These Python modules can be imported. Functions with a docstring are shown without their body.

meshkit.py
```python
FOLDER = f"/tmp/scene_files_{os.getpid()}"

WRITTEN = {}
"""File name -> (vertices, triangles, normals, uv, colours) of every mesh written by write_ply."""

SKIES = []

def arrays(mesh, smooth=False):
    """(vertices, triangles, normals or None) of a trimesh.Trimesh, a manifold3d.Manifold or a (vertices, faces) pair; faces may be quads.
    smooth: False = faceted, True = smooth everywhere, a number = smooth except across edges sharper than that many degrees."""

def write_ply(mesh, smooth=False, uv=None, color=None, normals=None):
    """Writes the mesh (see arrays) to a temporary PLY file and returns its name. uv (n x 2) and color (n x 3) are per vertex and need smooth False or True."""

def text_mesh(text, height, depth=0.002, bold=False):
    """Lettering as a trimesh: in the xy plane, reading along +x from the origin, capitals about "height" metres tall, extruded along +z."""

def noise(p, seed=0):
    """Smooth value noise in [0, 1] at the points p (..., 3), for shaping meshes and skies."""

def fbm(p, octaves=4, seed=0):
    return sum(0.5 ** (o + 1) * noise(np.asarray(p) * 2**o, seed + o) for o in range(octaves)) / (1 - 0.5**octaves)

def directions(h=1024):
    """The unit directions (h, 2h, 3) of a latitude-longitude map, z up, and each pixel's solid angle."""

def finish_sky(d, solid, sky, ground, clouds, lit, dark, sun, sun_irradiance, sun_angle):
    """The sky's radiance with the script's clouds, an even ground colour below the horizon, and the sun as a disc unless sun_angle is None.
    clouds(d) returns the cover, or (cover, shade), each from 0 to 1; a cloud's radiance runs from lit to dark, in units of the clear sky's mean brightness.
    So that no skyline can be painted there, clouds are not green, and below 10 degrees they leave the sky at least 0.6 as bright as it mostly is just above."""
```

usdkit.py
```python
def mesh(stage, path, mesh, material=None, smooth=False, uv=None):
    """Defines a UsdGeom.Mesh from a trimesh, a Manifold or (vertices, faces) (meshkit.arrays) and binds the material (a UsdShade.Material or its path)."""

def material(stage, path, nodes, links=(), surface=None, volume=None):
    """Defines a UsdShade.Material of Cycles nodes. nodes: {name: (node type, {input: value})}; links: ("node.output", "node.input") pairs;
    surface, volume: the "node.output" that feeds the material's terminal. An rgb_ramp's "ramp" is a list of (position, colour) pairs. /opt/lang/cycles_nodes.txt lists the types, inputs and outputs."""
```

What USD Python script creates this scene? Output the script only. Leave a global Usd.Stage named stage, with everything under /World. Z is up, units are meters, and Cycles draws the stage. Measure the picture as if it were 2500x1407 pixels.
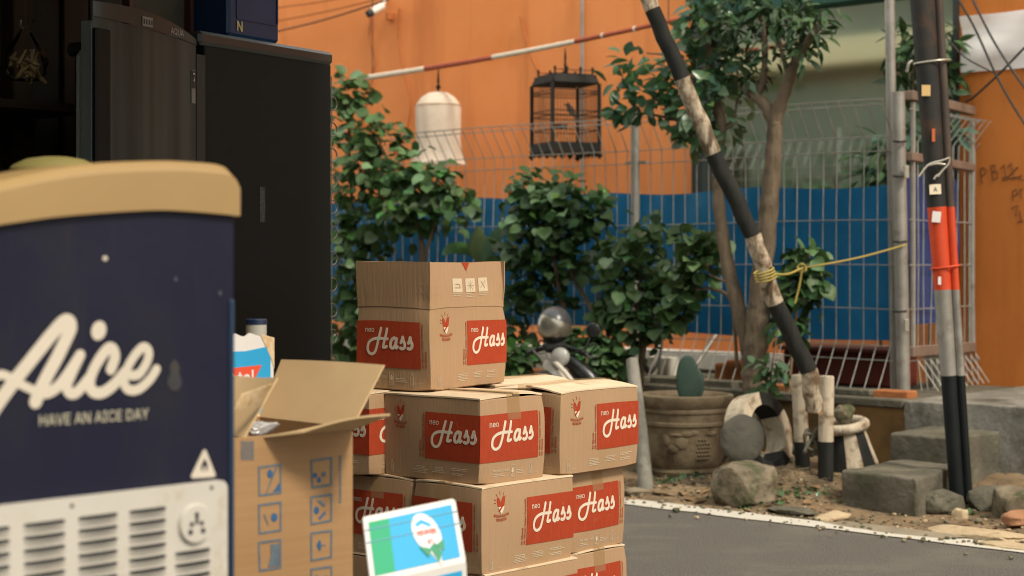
import math, random
import numpy as np, trimesh
from shapely.geometry import Polygon, LineString, Point, box as sbox
from shapely import affinity
from shapely.ops import unary_union
import usdkit, meshkit
from pxr import Usd, UsdGeom, UsdLux, UsdShade, Gf, Sdf

stage = Usd.Stage.CreateInMemory()
UsdGeom.SetStageUpAxis(stage, UsdGeom.Tokens.z)
UsdGeom.SetStageMetersPerUnit(stage, 1.0)
World = UsdGeom.Xform.Define(stage, '/World')
stage.SetDefaultPrim(World.GetPrim())

# ------------------------------------------------------------------ camera
FP, HZ, CX, CAMZ = 4200.0, 640.0, 1250.0, 1.0      # focal length in pixels of a 2500 px wide picture, horizon row, centre column, eye height
cam = UsdGeom.Camera.Define(stage, '/World/camera')
cam.AddTranslateOp().Set((0, 0, CAMZ))
cam.AddRotateXOp().Set(90.0)
cam.CreateHorizontalApertureAttr(36.0)
cam.CreateVerticalApertureAttr(36.0 * 576 / 1024)
cam.CreateFocalLengthAttr(36.0 * FP / 2500)
cam.CreateVerticalApertureOffsetAttr(-(703.5 - HZ) / 2500 * 36.0)
cam.CreateFStopAttr(4.4)
cam.CreateFocusDistanceAttr(4.38)
cam.CreateExposureAttr(1.92)
# ------------------------------------------------------------------ sky and sun (thin overcast, soft sun from the right behind the camera)
SUN = np.array([0.55, -0.60, 0.0]); SUN /= np.linalg.norm(SUN)
ELEV = math.radians(48)
SUN = np.array([SUN[0] * math.cos(ELEV), SUN[1] * math.cos(ELEV), math.sin(ELEV)])
usdkit.material(stage, '/World/Looks/overcast_sky', {
    'sky': ('sky_texture', {'sky_type': 'single_scattering', 'sun_disc': False, 'sun_elevation': ELEV, 'sun_rotation': math.atan2(SUN[0], SUN[1])}),
    'tc': ('texture_coordinate', {}),
    'n': ('noise_texture', {'scale': 2.2, 'detail': 5.0, 'roughness': 0.55}),
    'r': ('rgb_ramp', {'ramp': [(0.30, (0.72,) * 3), (0.62, (1, 1, 1))]}),
    'm': ('mix', {'color2': (9.0, 9.1, 8.5)}),
    'bg': ('background_shader', {'strength': 0.05})},
    [('tc.generated', 'n.vector'), ('n.fac', 'r.fac'), ('r.color', 'm.fac'), ('sky.color', 'm.color1'), ('m.color', 'bg.color')], surface='bg.background')
dome = UsdLux.DomeLight.Define(stage, '/World/sky')
UsdShade.MaterialBindingAPI.Apply(dome.GetPrim()).Bind(UsdShade.Material.Get(stage, '/World/Looks/overcast_sky'))
dome.GetPrim().SetCustomDataByKey('kind', 'structure')
sun = UsdLux.DistantLight.Define(stage, '/World/sun')
sun.CreateNormalizeAttr(True); sun.CreateIntensityAttr(0.255); sun.CreateAngleAttr(11.0); sun.CreateColorAttr((1.0, 0.90, 0.74))
q = Gf.Rotation(Gf.Vec3d(0, 0, 1), Gf.Vec3d(*SUN)).GetQuat()
sun.AddOrientOp(UsdGeom.XformOp.PrecisionDouble).Set(Gf.Quatd(q.GetReal(), q.GetImaginary()))
sun.GetPrim().SetCustomDataByKey('kind', 'structure')

# ------------------------------------------------------------------ coordinates: the street runs along U, across it is V
rnd = random.Random(7); nrg = np.random.default_rng(7)
Uv, Vv, Zv = np.array([-0.735, 0.678, 0]), np.array([0.678, 0.735, 0]), np.array([0, 0, 1.0])
Uv /= np.linalg.norm(Uv); Vv = np.array([-Uv[1] * -1, -Uv[0], 0]) ; Vv = np.array([Uv[1], -Uv[0], 0])
def W(u, v, z=0.0): return u * Uv + v * Vv + np.array([0, 0, z])
def ray(px, py): return np.array([(px - CX) / FP, 1.0, -(py - HZ) / FP])
EYE = np.array([0, 0, CAMZ])
def P(px, py, d): return EYE + ray(px, py) * d
def PV(px, py, v):
    r = ray(px, py); return EYE + r * (v / (r @ Vv))
def PU(px, py, u):
    r = ray(px, py); return EYE + r * (u / (r @ Uv))
def PG(px, py, z=0.0):
    r = ray(px, py); return EYE + r * ((z - CAMZ) / r[2])
def norm(a): a = np.asarray(a, float); return a / np.linalg.norm(a)

# ------------------------------------------------------------------ naming and prims
def numbered(parent, name):
    p, k = f'{parent}/{name}', 0
    while stage.GetPrimAtPath(p):
        k += 1; p = f'{parent}/{name}_{k:03d}'
    return p
BASE = {}
def tag(prim, label=None, cat=None, group=None, kind=None):
    for k, v in (('label', label), ('category', cat), ('group', group), ('kind', kind)):
        if v: prim.SetCustomDataByKey(k, v)
    return prim
def thing(name, label, cat, base, group=None):
    path = numbered('/World', name)
    x = UsdGeom.Xform.Define(stage, path); b = np.asarray(base, float)
    x.AddTranslateOp().Set(tuple(map(float, b))); BASE[path] = b
    tag(x.GetPrim(), label, cat, group); return path
def arr(m):
    if isinstance(m, MB): m = m.arrays()
    if isinstance(m, tuple): return np.asarray(m[0], float), np.asarray(m[1], int)
    return np.asarray(m.vertices, float), np.asarray(m.faces, int)
def compact(v, f):
    used = np.unique(f); re_ = np.zeros(len(v), int); re_[used] = np.arange(len(used)); return v[used], re_[f]
def part(parent, name, m, mt, smooth=False, label=None, kind=None):
    v, f = compact(*arr(m))
    path = numbered(parent, name)
    root = '/'.join(parent.split('/')[:3])
    if stage.GetPrimAtPath(parent).GetTypeName() == 'Mesh' or root != parent or root in BASE:
        b = BASE.get(root, np.zeros(3))
    else: b = np.zeros(3)
    usdkit.mesh(stage, path, (v - b, f), mt, smooth=smooth)
    p = stage.GetPrimAtPath(path)
    tag(p, label, None, None, kind); return path
def solo(name, m, mt, label=None, cat=None, group=None, kind=None, smooth=False):
    path = numbered('/World', name); v, f = compact(*arr(m))
    usdkit.mesh(stage, path, (v, f), mt, smooth=smooth)
    tag(stage.GetPrimAtPath(path), label, cat, group, kind); return path

# ------------------------------------------------------------------ mesh builder
class MB:
    def __init__(s): s.v, s.f, s.n = [], [], 0
    def add(s, v, f):
        v = np.asarray(v, float); f = np.asarray(f, int)
        if f.ndim == 2 and f.shape[1] == 4: f = np.vstack([f[:, [0, 1, 2]], f[:, [0, 2, 3]]])
        s.v.append(v); s.f.append(f + s.n); s.n += len(v); return s
    def arrays(s): return np.vstack(s.v), np.vstack(s.f)
    def tube(s, pts, r, n=8, cap=True):
        pts = np.asarray(pts, float); m = len(pts); r = np.broadcast_to(np.asarray(r, float), (m,))
        t = np.gradient(pts, axis=0); t /= np.maximum(np.linalg.norm(t, axis=1, keepdims=True), 1e-9)
        a = np.array([0, 0, 1.0]) if abs(t[0, 2]) < 0.9 else np.array([1.0, 0, 0])
        u = norm(np.cross(t[0], a)); V = []
        ang = np.linspace(0, 2 * np.pi, n, endpoint=False)
        for i in range(m):
            u = u - t[i] * (u @ t[i]); u = norm(u); w = np.cross(t[i], u)
            V.append(pts[i] + r[i] * (np.cos(ang)[:, None] * u + np.sin(ang)[:, None] * w))
        V = np.vstack(V); F = []
        for i in range(m - 1):
            for k in range(n):
                a0, b0 = i * n + k, i * n + (k + 1) % n
                F.append([a0, b0, b0 + n, a0 + n])
        s.add(V, F)
        if cap:
            for i in (0, m - 1):
                ring = V[i * n:(i + 1) * n]; c = ring.mean(0)
                k = np.arange(n)
                s.add(np.vstack([ring, c]), np.stack([k, (k + 1) % n, np.full(n, n)], 1) if i else np.stack([(k + 1) % n, k, np.full(n, n)], 1))
        return s
    def box(s, c, half, ex=(1, 0, 0), ey=(0, 1, 0), ez=(0, 0, 1), bev=0.0):
        ex, ey, ez = map(norm, (ex, ey, ez)); half = np.asarray(half, float)
        if bev <= 0:
            v = np.array([[x, y, z] for x in (-1, 1) for y in (-1, 1) for z in (-1, 1)], float) * half
            f = [[0, 1, 3, 2], [4, 6, 7, 5], [0, 4, 5, 1], [2, 3, 7, 6], [0, 2, 6, 4], [1, 5, 7, 3]]
            s.add(np.asarray(c) + v @ np.array([ex, ey, ez]), f)
        else:
            bev = min(bev, half.min() * 0.9); pts = []
            for sx in (-1, 1):
                for sy in (-1, 1):
                    for sz in (-1, 1):
                        g = np.array([sx, sy, sz], float)
                        for k in range(3):
                            h = half.copy() - bev; h[k] = half[k]; pts.append(g * h)
            hull = trimesh.convex.convex_hull(np.array(pts))
            s.add(np.asarray(c) + np.asarray(hull.vertices) @ np.array([ex, ey, ez]), hull.faces)
        return s
    def prism(s, poly, o, ex, ey, c0, c1, ez=None):
        ex, ey = np.asarray(ex, float), np.asarray(ey, float)
        ez = np.cross(ex, ey) if ez is None else np.asarray(ez, float)
        for g in getattr(poly, 'geoms', [poly]):
            if g.is_empty or g.area < 1e-12: continue
            m = trimesh.creation.extrude_polygon(g, c1 - c0, engine='earcut')
            v = np.asarray(m.vertices)
            s.add(np.asarray(o) + v[:, :1] * ex + v[:, 1:2] * ey + (v[:, 2:] + c0) * ez, m.faces)
        return s
    def lathe(s, prof, o, n=32, ex=(1, 0, 0), ey=(0, 1, 0), ez=(0, 0, 1), wob=None):
        ex, ey, ez = map(lambda a: np.asarray(a, float), (ex, ey, ez)); prof = np.asarray(prof, float); m = len(prof)
        ang = np.linspace(0, 2 * np.pi, n, endpoint=False); V = []
        for i, (r, z) in enumerate(prof):
            rr = np.full(n, r) if wob is None else r * (1 + wob(ang, z))
            V.append(np.asarray(o) + (rr * np.cos(ang))[:, None] * ex + (rr * np.sin(ang))[:, None] * ey + z * ez)
        F = []
        for i in range(m - 1):
            for k in range(n):
                a, b = i * n + k, i * n + (k + 1) % n
                F.append([a, b, b + n, a + n])
        return s.add(np.vstack(V), F)
    def grid(s, o, ex, ey, w, h, nu, nv, fn=None):
        a, b = np.meshgrid(np.linspace(0, w, nu + 1), np.linspace(0, h, nv + 1), indexing='ij')
        v = np.asarray(o) + a.reshape(-1, 1) * np.asarray(ex) + b.reshape(-1, 1) * np.asarray(ey)
        if fn is not None: v = fn(v)
        i, j = np.meshgrid(np.arange(nu), np.arange(nv), indexing='ij'); k = (i * (nv + 1) + j).ravel()
        return s.add(v, np.stack([k, k + nv + 1, k + nv + 2, k + 1], 1))
def spline(pts, n=10):
    p = np.asarray(pts, float); q = np.vstack([2 * p[0] - p[1], p, 2 * p[-1] - p[-2]]); out = []
    for i in range(1, len(q) - 2):
        t = np.linspace(0, 1, n, endpoint=False)[:, None]
        a, b, c, d = q[i - 1], q[i], q[i + 1], q[i + 2]
        out.append(0.5 * ((2 * b) + (c - a) * t + (2 * a - 5 * b + 4 * c - d) * t ** 2 + (3 * b - a - 3 * c + d) * t ** 3))
    return np.vstack(out + [p[-1:]])
def rock(c, half, seed, amp=0.30, sub=3, yaw=0.0, flat=0.0):
    m = trimesh.creation.icosphere(sub); v = np.asarray(m.vertices)
    v = np.sign(v) * np.abs(v) ** 0.75
    d = meshkit.fbm(v * 1.3 + seed * 7.1, 4, seed) - 0.5; v = v * (1 + amp * 2 * d[:, None])
    # facet it with a few cuts
    g = np.random.default_rng(seed)
    for _ in range(7):
        n = norm(g.normal(size=3)); h = g.uniform(0.68, 0.92); o = np.maximum(v @ n - h, 0); v = v - o[:, None] * n * 0.9
    v = v * np.asarray(half); cy, sy = math.cos(yaw), math.sin(yaw)
    v = np.stack([v[:, 0] * cy - v[:, 1] * sy, v[:, 0] * sy + v[:, 1] * cy, v[:, 2]], 1)
    return v + np.asarray(c), np.asarray(m.faces)

# ------------------------------------------------------------------ materials
MATS = {}
def M(name, c1, c2=None, scale=5.0, rough=0.6, metal=0.0, bump=0.0, bscale=80.0, spec=0.5, stretch=(1, 1, 1), lo=0.35, hi=0.65, c3=None, s3=2.0, lo3=0.55, hi3=0.7, coat=0.0, detail=5.0, transl=0.0, rvar=0.0, streak=None, slo=0.52, shi=0.75, sst=(5, 5, 0.35)):
    if name in MATS: return MATS[name]
    nodes = {'g': ('geometry', {}), 'mp': ('mapping', {'scale': tuple(map(float, stretch))}),
             'p': ('principled_bsdf', {'roughness': float(rough), 'metallic': float(metal), 'specular_ior_level': float(spec), 'coat_weight': float(coat)})}
    L = [('g.position', 'mp.vector')]
    c2 = c1 if c2 is None else c2
    nodes['n'] = ('noise_texture', {'scale': float(scale), 'detail': float(detail), 'roughness': 0.6})
    nodes['r'] = ('rgb_ramp', {'ramp': [(lo, c1), (hi, c2)]})
    L += [('mp.vector', 'n.vector'), ('n.fac', 'r.fac')]
    src = 'r.color'
    if c3 is not None:
        nodes['n3'] = ('noise_texture', {'scale': float(s3), 'detail': 6.0, 'roughness': 0.65})
        nodes['r3'] = ('rgb_ramp', {'ramp': [(lo3, (0, 0, 0)), (hi3, (1, 1, 1))]})
        nodes['m3'] = ('mix', {'color2': tuple(map(float, c3))})
        L += [('g.position', 'n3.vector'), ('n3.fac', 'r3.fac'), ('r3.color', 'm3.fac'), (src, 'm3.color1')]; src = 'm3.color'
    if streak is not None:
        nodes['smp'] = ('mapping', {'scale': tuple(map(float, sst))}); nodes['sn'] = ('noise_texture', {'scale': 1.0, 'detail': 7.0, 'roughness': 0.62})
        nodes['sr'] = ('rgb_ramp', {'ramp': [(slo, (0, 0, 0)), (shi, (1, 1, 1))]}); nodes['sm'] = ('mix', {'color2': tuple(map(float, streak))})
        L += [('g.position', 'smp.vector'), ('smp.vector', 'sn.vector'), ('sn.fac', 'sr.fac'), ('sr.color', 'sm.fac'), (src, 'sm.color1')]; src = 'sm.color'
    if rvar:
        nodes['isl'] = ('geometry', {}); nodes['oi'] = ('object_info', {})
        nodes['ad'] = ('math', {'math_type': 'add'}); nodes['fr'] = ('math', {'math_type': 'fraction'})
        nodes['rr'] = ('map_range', {'from_min': 0.0, 'from_max': 1.0, 'to_min': 1 - rvar, 'to_max': 1 + rvar})
        nodes['hv'] = ('hsv', {'fac': 1.0}); nodes['m7'] = ('math', {'math_type': 'multiply', 'value2': 7.13}); nodes['f7'] = ('math', {'math_type': 'fraction'}); nodes['h7'] = ('map_range', {'from_min': 0.0, 'from_max': 1.0, 'to_min': 0.462, 'to_max': 0.512})
        L += [('fr.value', 'm7.value1'), ('m7.value', 'f7.value1'), ('f7.value', 'h7.value'), ('h7.result', 'hv.hue')]
        L += [('isl.random_per_island', 'ad.value1'), ('oi.random', 'ad.value2'), ('ad.value', 'fr.value1'), ('fr.value', 'rr.value'), ('rr.result', 'hv.value'), (src, 'hv.color')]; src = 'hv.color'
    L.append((src, 'p.base_color'))
    if bump:
        nodes['bn'] = ('noise_texture', {'scale': float(bscale), 'detail': 4.0}); nodes['b'] = ('bump', {'strength': float(bump), 'distance': 0.01})
        L += [('mp.vector', 'bn.vector'), ('bn.fac', 'b.height'), ('b.normal', 'p.normal')]
    surf = 'p.BSDF'
    if transl:
        nodes['t'] = ('translucent_bsdf', {}); nodes['mc'] = ('mix_closure', {'fac': float(transl)})
        L += [(src, 't.color'), ('p.BSDF', 'mc.closure1'), ('t.BSDF', 'mc.closure2')]; surf = 'mc.closure'
    MATS[name] = usdkit.material(stage, f'/World/Looks/{name}', nodes, L, surface=surf)
    return MATS[name]
def srgb(r, g, b):
    return tuple((c / 255 / 12.92) if c / 255 <= 0.04045 else ((c / 255 + 0.055) / 1.055) ** 2.4 for c in (r, g, b))

cardboard = M('cardboard', (0.330, 0.205, 0.114), (0.352, 0.220, 0.123), scale=1.0, stretch=(230, 230, 5), rough=0.75, bump=0.12, bscale=1.0, spec=0.25, c3=(0.325, 0.207, 0.103), s3=7.0, lo3=0.5, hi3=0.75, detail=2)
card_in = M('cardboard_inside', (0.50, 0.345, 0.185), (0.55, 0.385, 0.21), scale=6.0, rough=0.8, spec=0.2)
card_edge = M('cardboard_edge', (0.36, 0.24, 0.12), (0.46, 0.31, 0.16), scale=200.0, rough=0.85, spec=0.1)
card2 = M('printed_cardboard', (0.300, 0.172, 0.078), (0.325, 0.190, 0.087), scale=1.0, stretch=(2, 2, 130), rough=0.7, spec=0.3, detail=2)
tape = usdkit.material(stage, '/World/Looks/packing_tape', {'t': ('transparent_bsdf', {'color': (0.93, 0.88, 0.80)}), 'g': ('principled_bsdf', {'base_color': (0.40, 0.27, 0.14), 'roughness': 0.22}), 'm': ('mix_closure', {'fac': 0.3})}, [('t.BSDF', 'm.closure1'), ('g.BSDF', 'm.closure2')], surface='m.closure')
red_ink = M('red_ink', (0.285, 0.034, 0.010), (0.335, 0.043, 0.013), scale=1.0, stretch=(220, 220, 30), rough=0.7, spec=0.25, detail=3, c3=(0.33, 0.10, 0.05), s3=28, lo3=0.62, hi3=0.74)
card_lid = M('sunlit_lid_cardboard', (0.58, 0.44, 0.29), (0.66, 0.52, 0.36), scale=3, rough=0.85, spec=0.2, c3=(0.40, 0.275, 0.16), s3=9)  # lid cardboard made paler to paint in sunlight on the box tops
pale_ink = M('pale_ink', (0.56, 0.47, 0.36), (0.62, 0.525, 0.41), scale=60, rough=0.75, spec=0.2)
faint_ink = M('faint_white_ink', (0.49, 0.39, 0.27), (0.54, 0.44, 0.31), scale=60, rough=0.8, spec=0.2)
blue_ink = M('blue_ink', (0.085, 0.12, 0.16), (0.12, 0.15, 0.17), scale=90, rough=0.75, spec=0.2)
blue_ink2 = M('strong_blue_ink', (0.03, 0.09, 0.20), (0.04, 0.11, 0.22), scale=90, rough=0.75, spec=0.2)
navy = M('navy_vinyl', (0.0085, 0.0088, 0.022), (0.011, 0.0112, 0.025), scale=4, rough=0.5, spec=0.16, c3=(0.015, 0.015, 0.021), s3=6.0, lo3=0.5, hi3=0.8, streak=(0.020, 0.020, 0.023), slo=.56, shi=.85, sst=(30, 30, 4))
navy_side = M('blue_steel', (0.012, 0.028, 0.060), rough=0.4, spec=0.4)
gold = M('gold_plastic', (0.275, 0.170, 0.062), (0.30, 0.188, 0.070), scale=3, rough=0.38, spec=0.5, bump=0.02, bscale=200)
cream = M('cream_print', (0.50, 0.44, 0.355), (0.54, 0.47, 0.385), scale=8, rough=0.5)
grille_white = M('dirty_white_plastic', (0.45, 0.415, 0.365), (0.49, 0.45, 0.395), scale=5, rough=0.5, c3=(0.36, 0.30, 0.215), s3=14, lo3=0.56, hi3=0.72)
black = M('black_rubber', (0.008, 0.009, 0.009), rough=0.6)
slot_dark = M('slot_dark', (0.012, 0.013, 0.013), rough=0.8)
fridge_side = M('fridge_dark_paint', (0.0066, 0.0088, 0.0080), (0.0078, 0.0100, 0.0090), scale=300, rough=0.6, spec=0.16, bump=0.1, bscale=900)
fridge_trim = M('fridge_trim', (0.026, 0.028, 0.026), rough=0.35)
fridge_door = M('fridge_door_reflections', (0.022, 0.030, 0.028), (0.044, 0.052, 0.046), scale=1.0, stretch=(12, 12, 0.25), rough=0.32, metal=0.0, spec=0.22, lo=.4, hi=.6)  # vertical streaks in the colour stand in for reflections
liner = M('door_liner', (0.42, 0.46, 0.42), rough=0.5)
steel = M('thin_steel', (0.30, 0.29, 0.26), (0.22, 0.22, 0.20), scale=40, rough=0.4, metal=0.7)
galv = M('galvanised_steel', (0.24, 0.225, 0.195), (0.32, 0.30, 0.265), scale=9, rough=0.5, metal=0.45, c3=(0.16, 0.12, 0.085), s3=12, lo3=0.58, hi3=0.75)
wire_mat = M('fence_wire', (0.36, 0.35, 0.31), (0.25, 0.235, 0.205), scale=15, rough=0.5, metal=0.4)
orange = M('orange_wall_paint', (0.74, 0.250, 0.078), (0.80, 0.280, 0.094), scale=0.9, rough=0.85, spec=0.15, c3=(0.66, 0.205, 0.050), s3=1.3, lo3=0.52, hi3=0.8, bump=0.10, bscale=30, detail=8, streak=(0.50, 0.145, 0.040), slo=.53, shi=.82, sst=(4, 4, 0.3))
tarp = M('blue_tarp', (0.004, 0.098, 0.235), (0.006, 0.125, 0.275), scale=2.5, rough=0.42, spec=0.4, c3=(0.022, 0.155, 0.29), s3=1.7, lo3=0.5, hi3=0.75, streak=(0.025, 0.15, 0.28), slo=.54, shi=.8, sst=(4, 4, 2.5))
asphalt = M('asphalt', (0.085, 0.078, 0.067), (0.150, 0.137, 0.117), scale=170, lo=.42, hi=.60, rough=0.9, spec=0.25, bump=0.9, bscale=180, streak=(0.17, 0.15, 0.12), slo=.56, shi=.76, sst=(1.6, 5, 1), c3=(0.155, 0.140, 0.115), s3=2.2, lo3=0.50, hi3=0.74)
line_white = M('road_paint', (0.46, 0.43, 0.365), (0.53, 0.495, 0.42), scale=30, rough=0.7, c3=(0.22, 0.195, 0.155), s3=16, lo3=0.62, hi3=0.78)
dirt = M('dirt', (0.145, 0.098, 0.056), (0.25, 0.175, 0.105), scale=5, rough=0.95, spec=0.1, bump=0.8, bscale=45, c3=(0.085, 0.064, 0.04), s3=4, lo3=0.48, hi3=0.66)
concrete = M('worn_concrete', (0.088, 0.080, 0.060), (0.150, 0.134, 0.102), scale=6, rough=0.9, spec=0.15, bump=0.8, bscale=30, streak=(0.085, 0.085, 0.05), slo=.52, shi=.72, sst=(9, 9, 3), c3=(0.07, 0.064, 0.048), s3=5, lo3=0.52, hi3=0.7)
concrete_grey = M('grey_concrete', (0.15, 0.14, 0.115), (0.26, 0.245, 0.21), scale=3.5, rough=0.9, spec=0.15, bump=0.6, bscale=35, c3=(0.085, 0.075, 0.055), s3=4, lo3=0.5, hi3=0.68, streak=(0.30, 0.29, 0.25), slo=.56, shi=.75, sst=(6, 6, 3))
brown_plaster = M('brown_plaster', (0.14, 0.080, 0.032), (0.20, 0.115, 0.045), scale=4, rough=0.9, spec=0.12, bump=0.4, bscale=30, c3=(0.085, 0.060, 0.030), s3=3.2, lo3=0.5, hi3=0.7)
rock_mat = M('rock', (0.125, 0.102, 0.068), (0.22, 0.18, 0.125), scale=9, streak=(0.060, 0.070, 0.030), slo=.50, shi=.64, sst=(11, 11, 11), rough=0.92, spec=0.15, bump=0.7, bscale=40, c3=(0.075, 0.066, 0.043), s3=11, lo3=0.48, hi3=0.66)
rock_dark = M('dark_rock', (0.085, 0.078, 0.058), (0.155, 0.14, 0.10), scale=9, rough=0.92, spec=0.15, bump=0.7, bscale=40, c3=(0.05, 0.048, 0.036), s3=9, lo3=0.5, hi3=0.66)
rock_pale = M('pale_rubble', (0.36, 0.27, 0.165), (0.48, 0.37, 0.235), scale=9, rough=0.92, spec=0.15, bump=0.6, bscale=50, c3=(0.24, 0.17, 0.10), s3=9, lo3=0.55, hi3=0.7)
terracotta = M('aged_clay', (0.145, 0.108, 0.066), (0.205, 0.158, 0.10), scale=7, rough=0.85, spec=0.2, bump=0.4, bscale=50, c3=(0.09, 0.066, 0.04), s3=8, lo3=0.5, hi3=0.68)
soil = M('pot_soil', (0.16, 0.115, 0.07), (0.09, 0.066, 0.042), scale=30, rough=0.95, bump=0.8, bscale=80)
white_wood = M('white_painted_wood', (0.40, 0.33, 0.24), (0.50, 0.43, 0.325), scale=1, stretch=(30, 30, 5), rough=0.85, spec=0.15, bump=0.5, bscale=2, c3=(0.17, 0.115, 0.065), s3=16, lo3=0.50, hi3=0.66)
black_wood = M('black_painted_wood', (0.013, 0.014, 0.0125), (0.024, 0.024, 0.020), scale=1, stretch=(30, 30, 5), rough=0.8, spec=0.18, bump=0.3, bscale=2)
raw_wood = M('raw_wood', (0.40, 0.20, 0.07), (0.5, 0.28, 0.11), scale=40, rough=0.85)
bark = M('bark', (0.105, 0.078, 0.052), (0.165, 0.125, 0.085), scale=1, stretch=(22, 22, 6), rough=0.9, spec=0.15, bump=0.6, bscale=2.5, c3=(0.065, 0.052, 0.036), s3=9, lo3=0.5, hi3=0.68)
bark_dark = M('dark_bark', (0.042, 0.034, 0.025), (0.075, 0.06, 0.042), scale=1, stretch=(22, 22, 6), rough=0.9, spec=0.15, bump=0.6, bscale=2.5)
twig = M('twig', (0.15, 0.095, 0.05), (0.22, 0.145, 0.08), scale=20, rough=0.85)
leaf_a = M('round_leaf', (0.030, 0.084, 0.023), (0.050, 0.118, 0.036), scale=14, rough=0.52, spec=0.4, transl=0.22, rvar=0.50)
leaf_b = M('pale_leaf', (0.080, 0.155, 0.060), (0.115, 0.195, 0.085), scale=14, rough=0.38, spec=0.5, transl=0.18, rvar=0.30)  # paler green, mixed into upper leaves as painted top light
leaf_c = M('ficus_leaf', (0.040, 0.100, 0.034), (0.066, 0.135, 0.054), scale=12, rough=0.32, spec=0.6, transl=0.2, rvar=0.40)
leaf_d = M('bright_leaf', (0.06, 0.19, 0.04), (0.085, 0.23, 0.055), scale=12, rough=0.35, spec=0.5, transl=0.3, rvar=0.25)
leaf_e = M('canopy_leaf', (0.020, 0.056, 0.019), (0.036, 0.086, 0.030), scale=12, rough=0.5, spec=0.35, transl=0.2, rvar=0.50)
leaf_f = M('blue_green_leaf', (0.055, 0.125, 0.085), (0.075, 0.155, 0.105), scale=12, rough=0.5, spec=0.3, transl=0.2, rvar=0.25)
white_paint = M('white_paint', (0.68, 0.63, 0.55), (0.74, 0.69, 0.61), scale=6, rough=0.7)
cloth = M('white_cage_cloth', (0.74, 0.64, 0.52), (0.80, 0.70, 0.58), scale=30, rough=0.9, spec=0.1, transl=0.35)
cage_dark = M('dark_cage_wood', (0.010, 0.010, 0.009), (0.016, 0.015, 0.012), scale=30, rough=0.7, spec=0.2)
cage_bamboo = M('cage_bamboo', (0.045, 0.026, 0.014), (0.07, 0.04, 0.02), scale=30, rough=0.6)
bird_grey = M('bird_grey', (0.10, 0.095, 0.08), (0.20, 0.18, 0.14), scale=60, rough=0.8)
dark_wood = M('shade_dark_planks', (0.026, 0.024, 0.018), (0.038, 0.033, 0.024), scale=1, stretch=(14, 14, 1.2), rough=0.7, spec=0.2)  # plank colour darkened to carry the shade inside the stall
dark_wood2 = M('shade_brown_planks', (0.038, 0.024, 0.014), (0.05, 0.032, 0.018), scale=1, stretch=(14, 14, 1.2), rough=0.7, spec=0.2)  # browner planks, darkened for the stall shade as well
roof_tin = M('dark_tin', (0.03, 0.029, 0.026), (0.045, 0.043, 0.038), scale=4, rough=0.6)
beige_wall = M('beige_wall', (0.14, 0.165, 0.14), (0.215, 0.235, 0.19), scale=0.9, rough=0.85)
frame_dark = M('dark_window_frame', (0.018, 0.022, 0.02), rough=0.5)
green_fascia = M('green_fascia', (0.006, 0.055, 0.036), rough=0.5)
blue_plastic = M('blue_plastic', (0.008, 0.028, 0.075), (0.010, 0.034, 0.085), scale=5, rough=0.4, spec=0.4)
yellow_print = M('yellow_print', (0.42, 0.36, 0.15), rough=0.6)
olive = M('olive_plastic', (0.20, 0.165, 0.050), (0.23, 0.19, 0.06), scale=5, rough=0.5, transl=0.1)
cyan_ink = M('cyan_print', (0.015, 0.27, 0.50), (0.02, 0.31, 0.55), scale=3, rough=0.4)
green_ink = M('green_print', (0.008, 0.26, 0.12), (0.01, 0.30, 0.14), scale=3, rough=0.4)
white_card = M('white_card', (0.56, 0.525, 0.495), (0.60, 0.565, 0.535), scale=6, rough=0.6)
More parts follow.
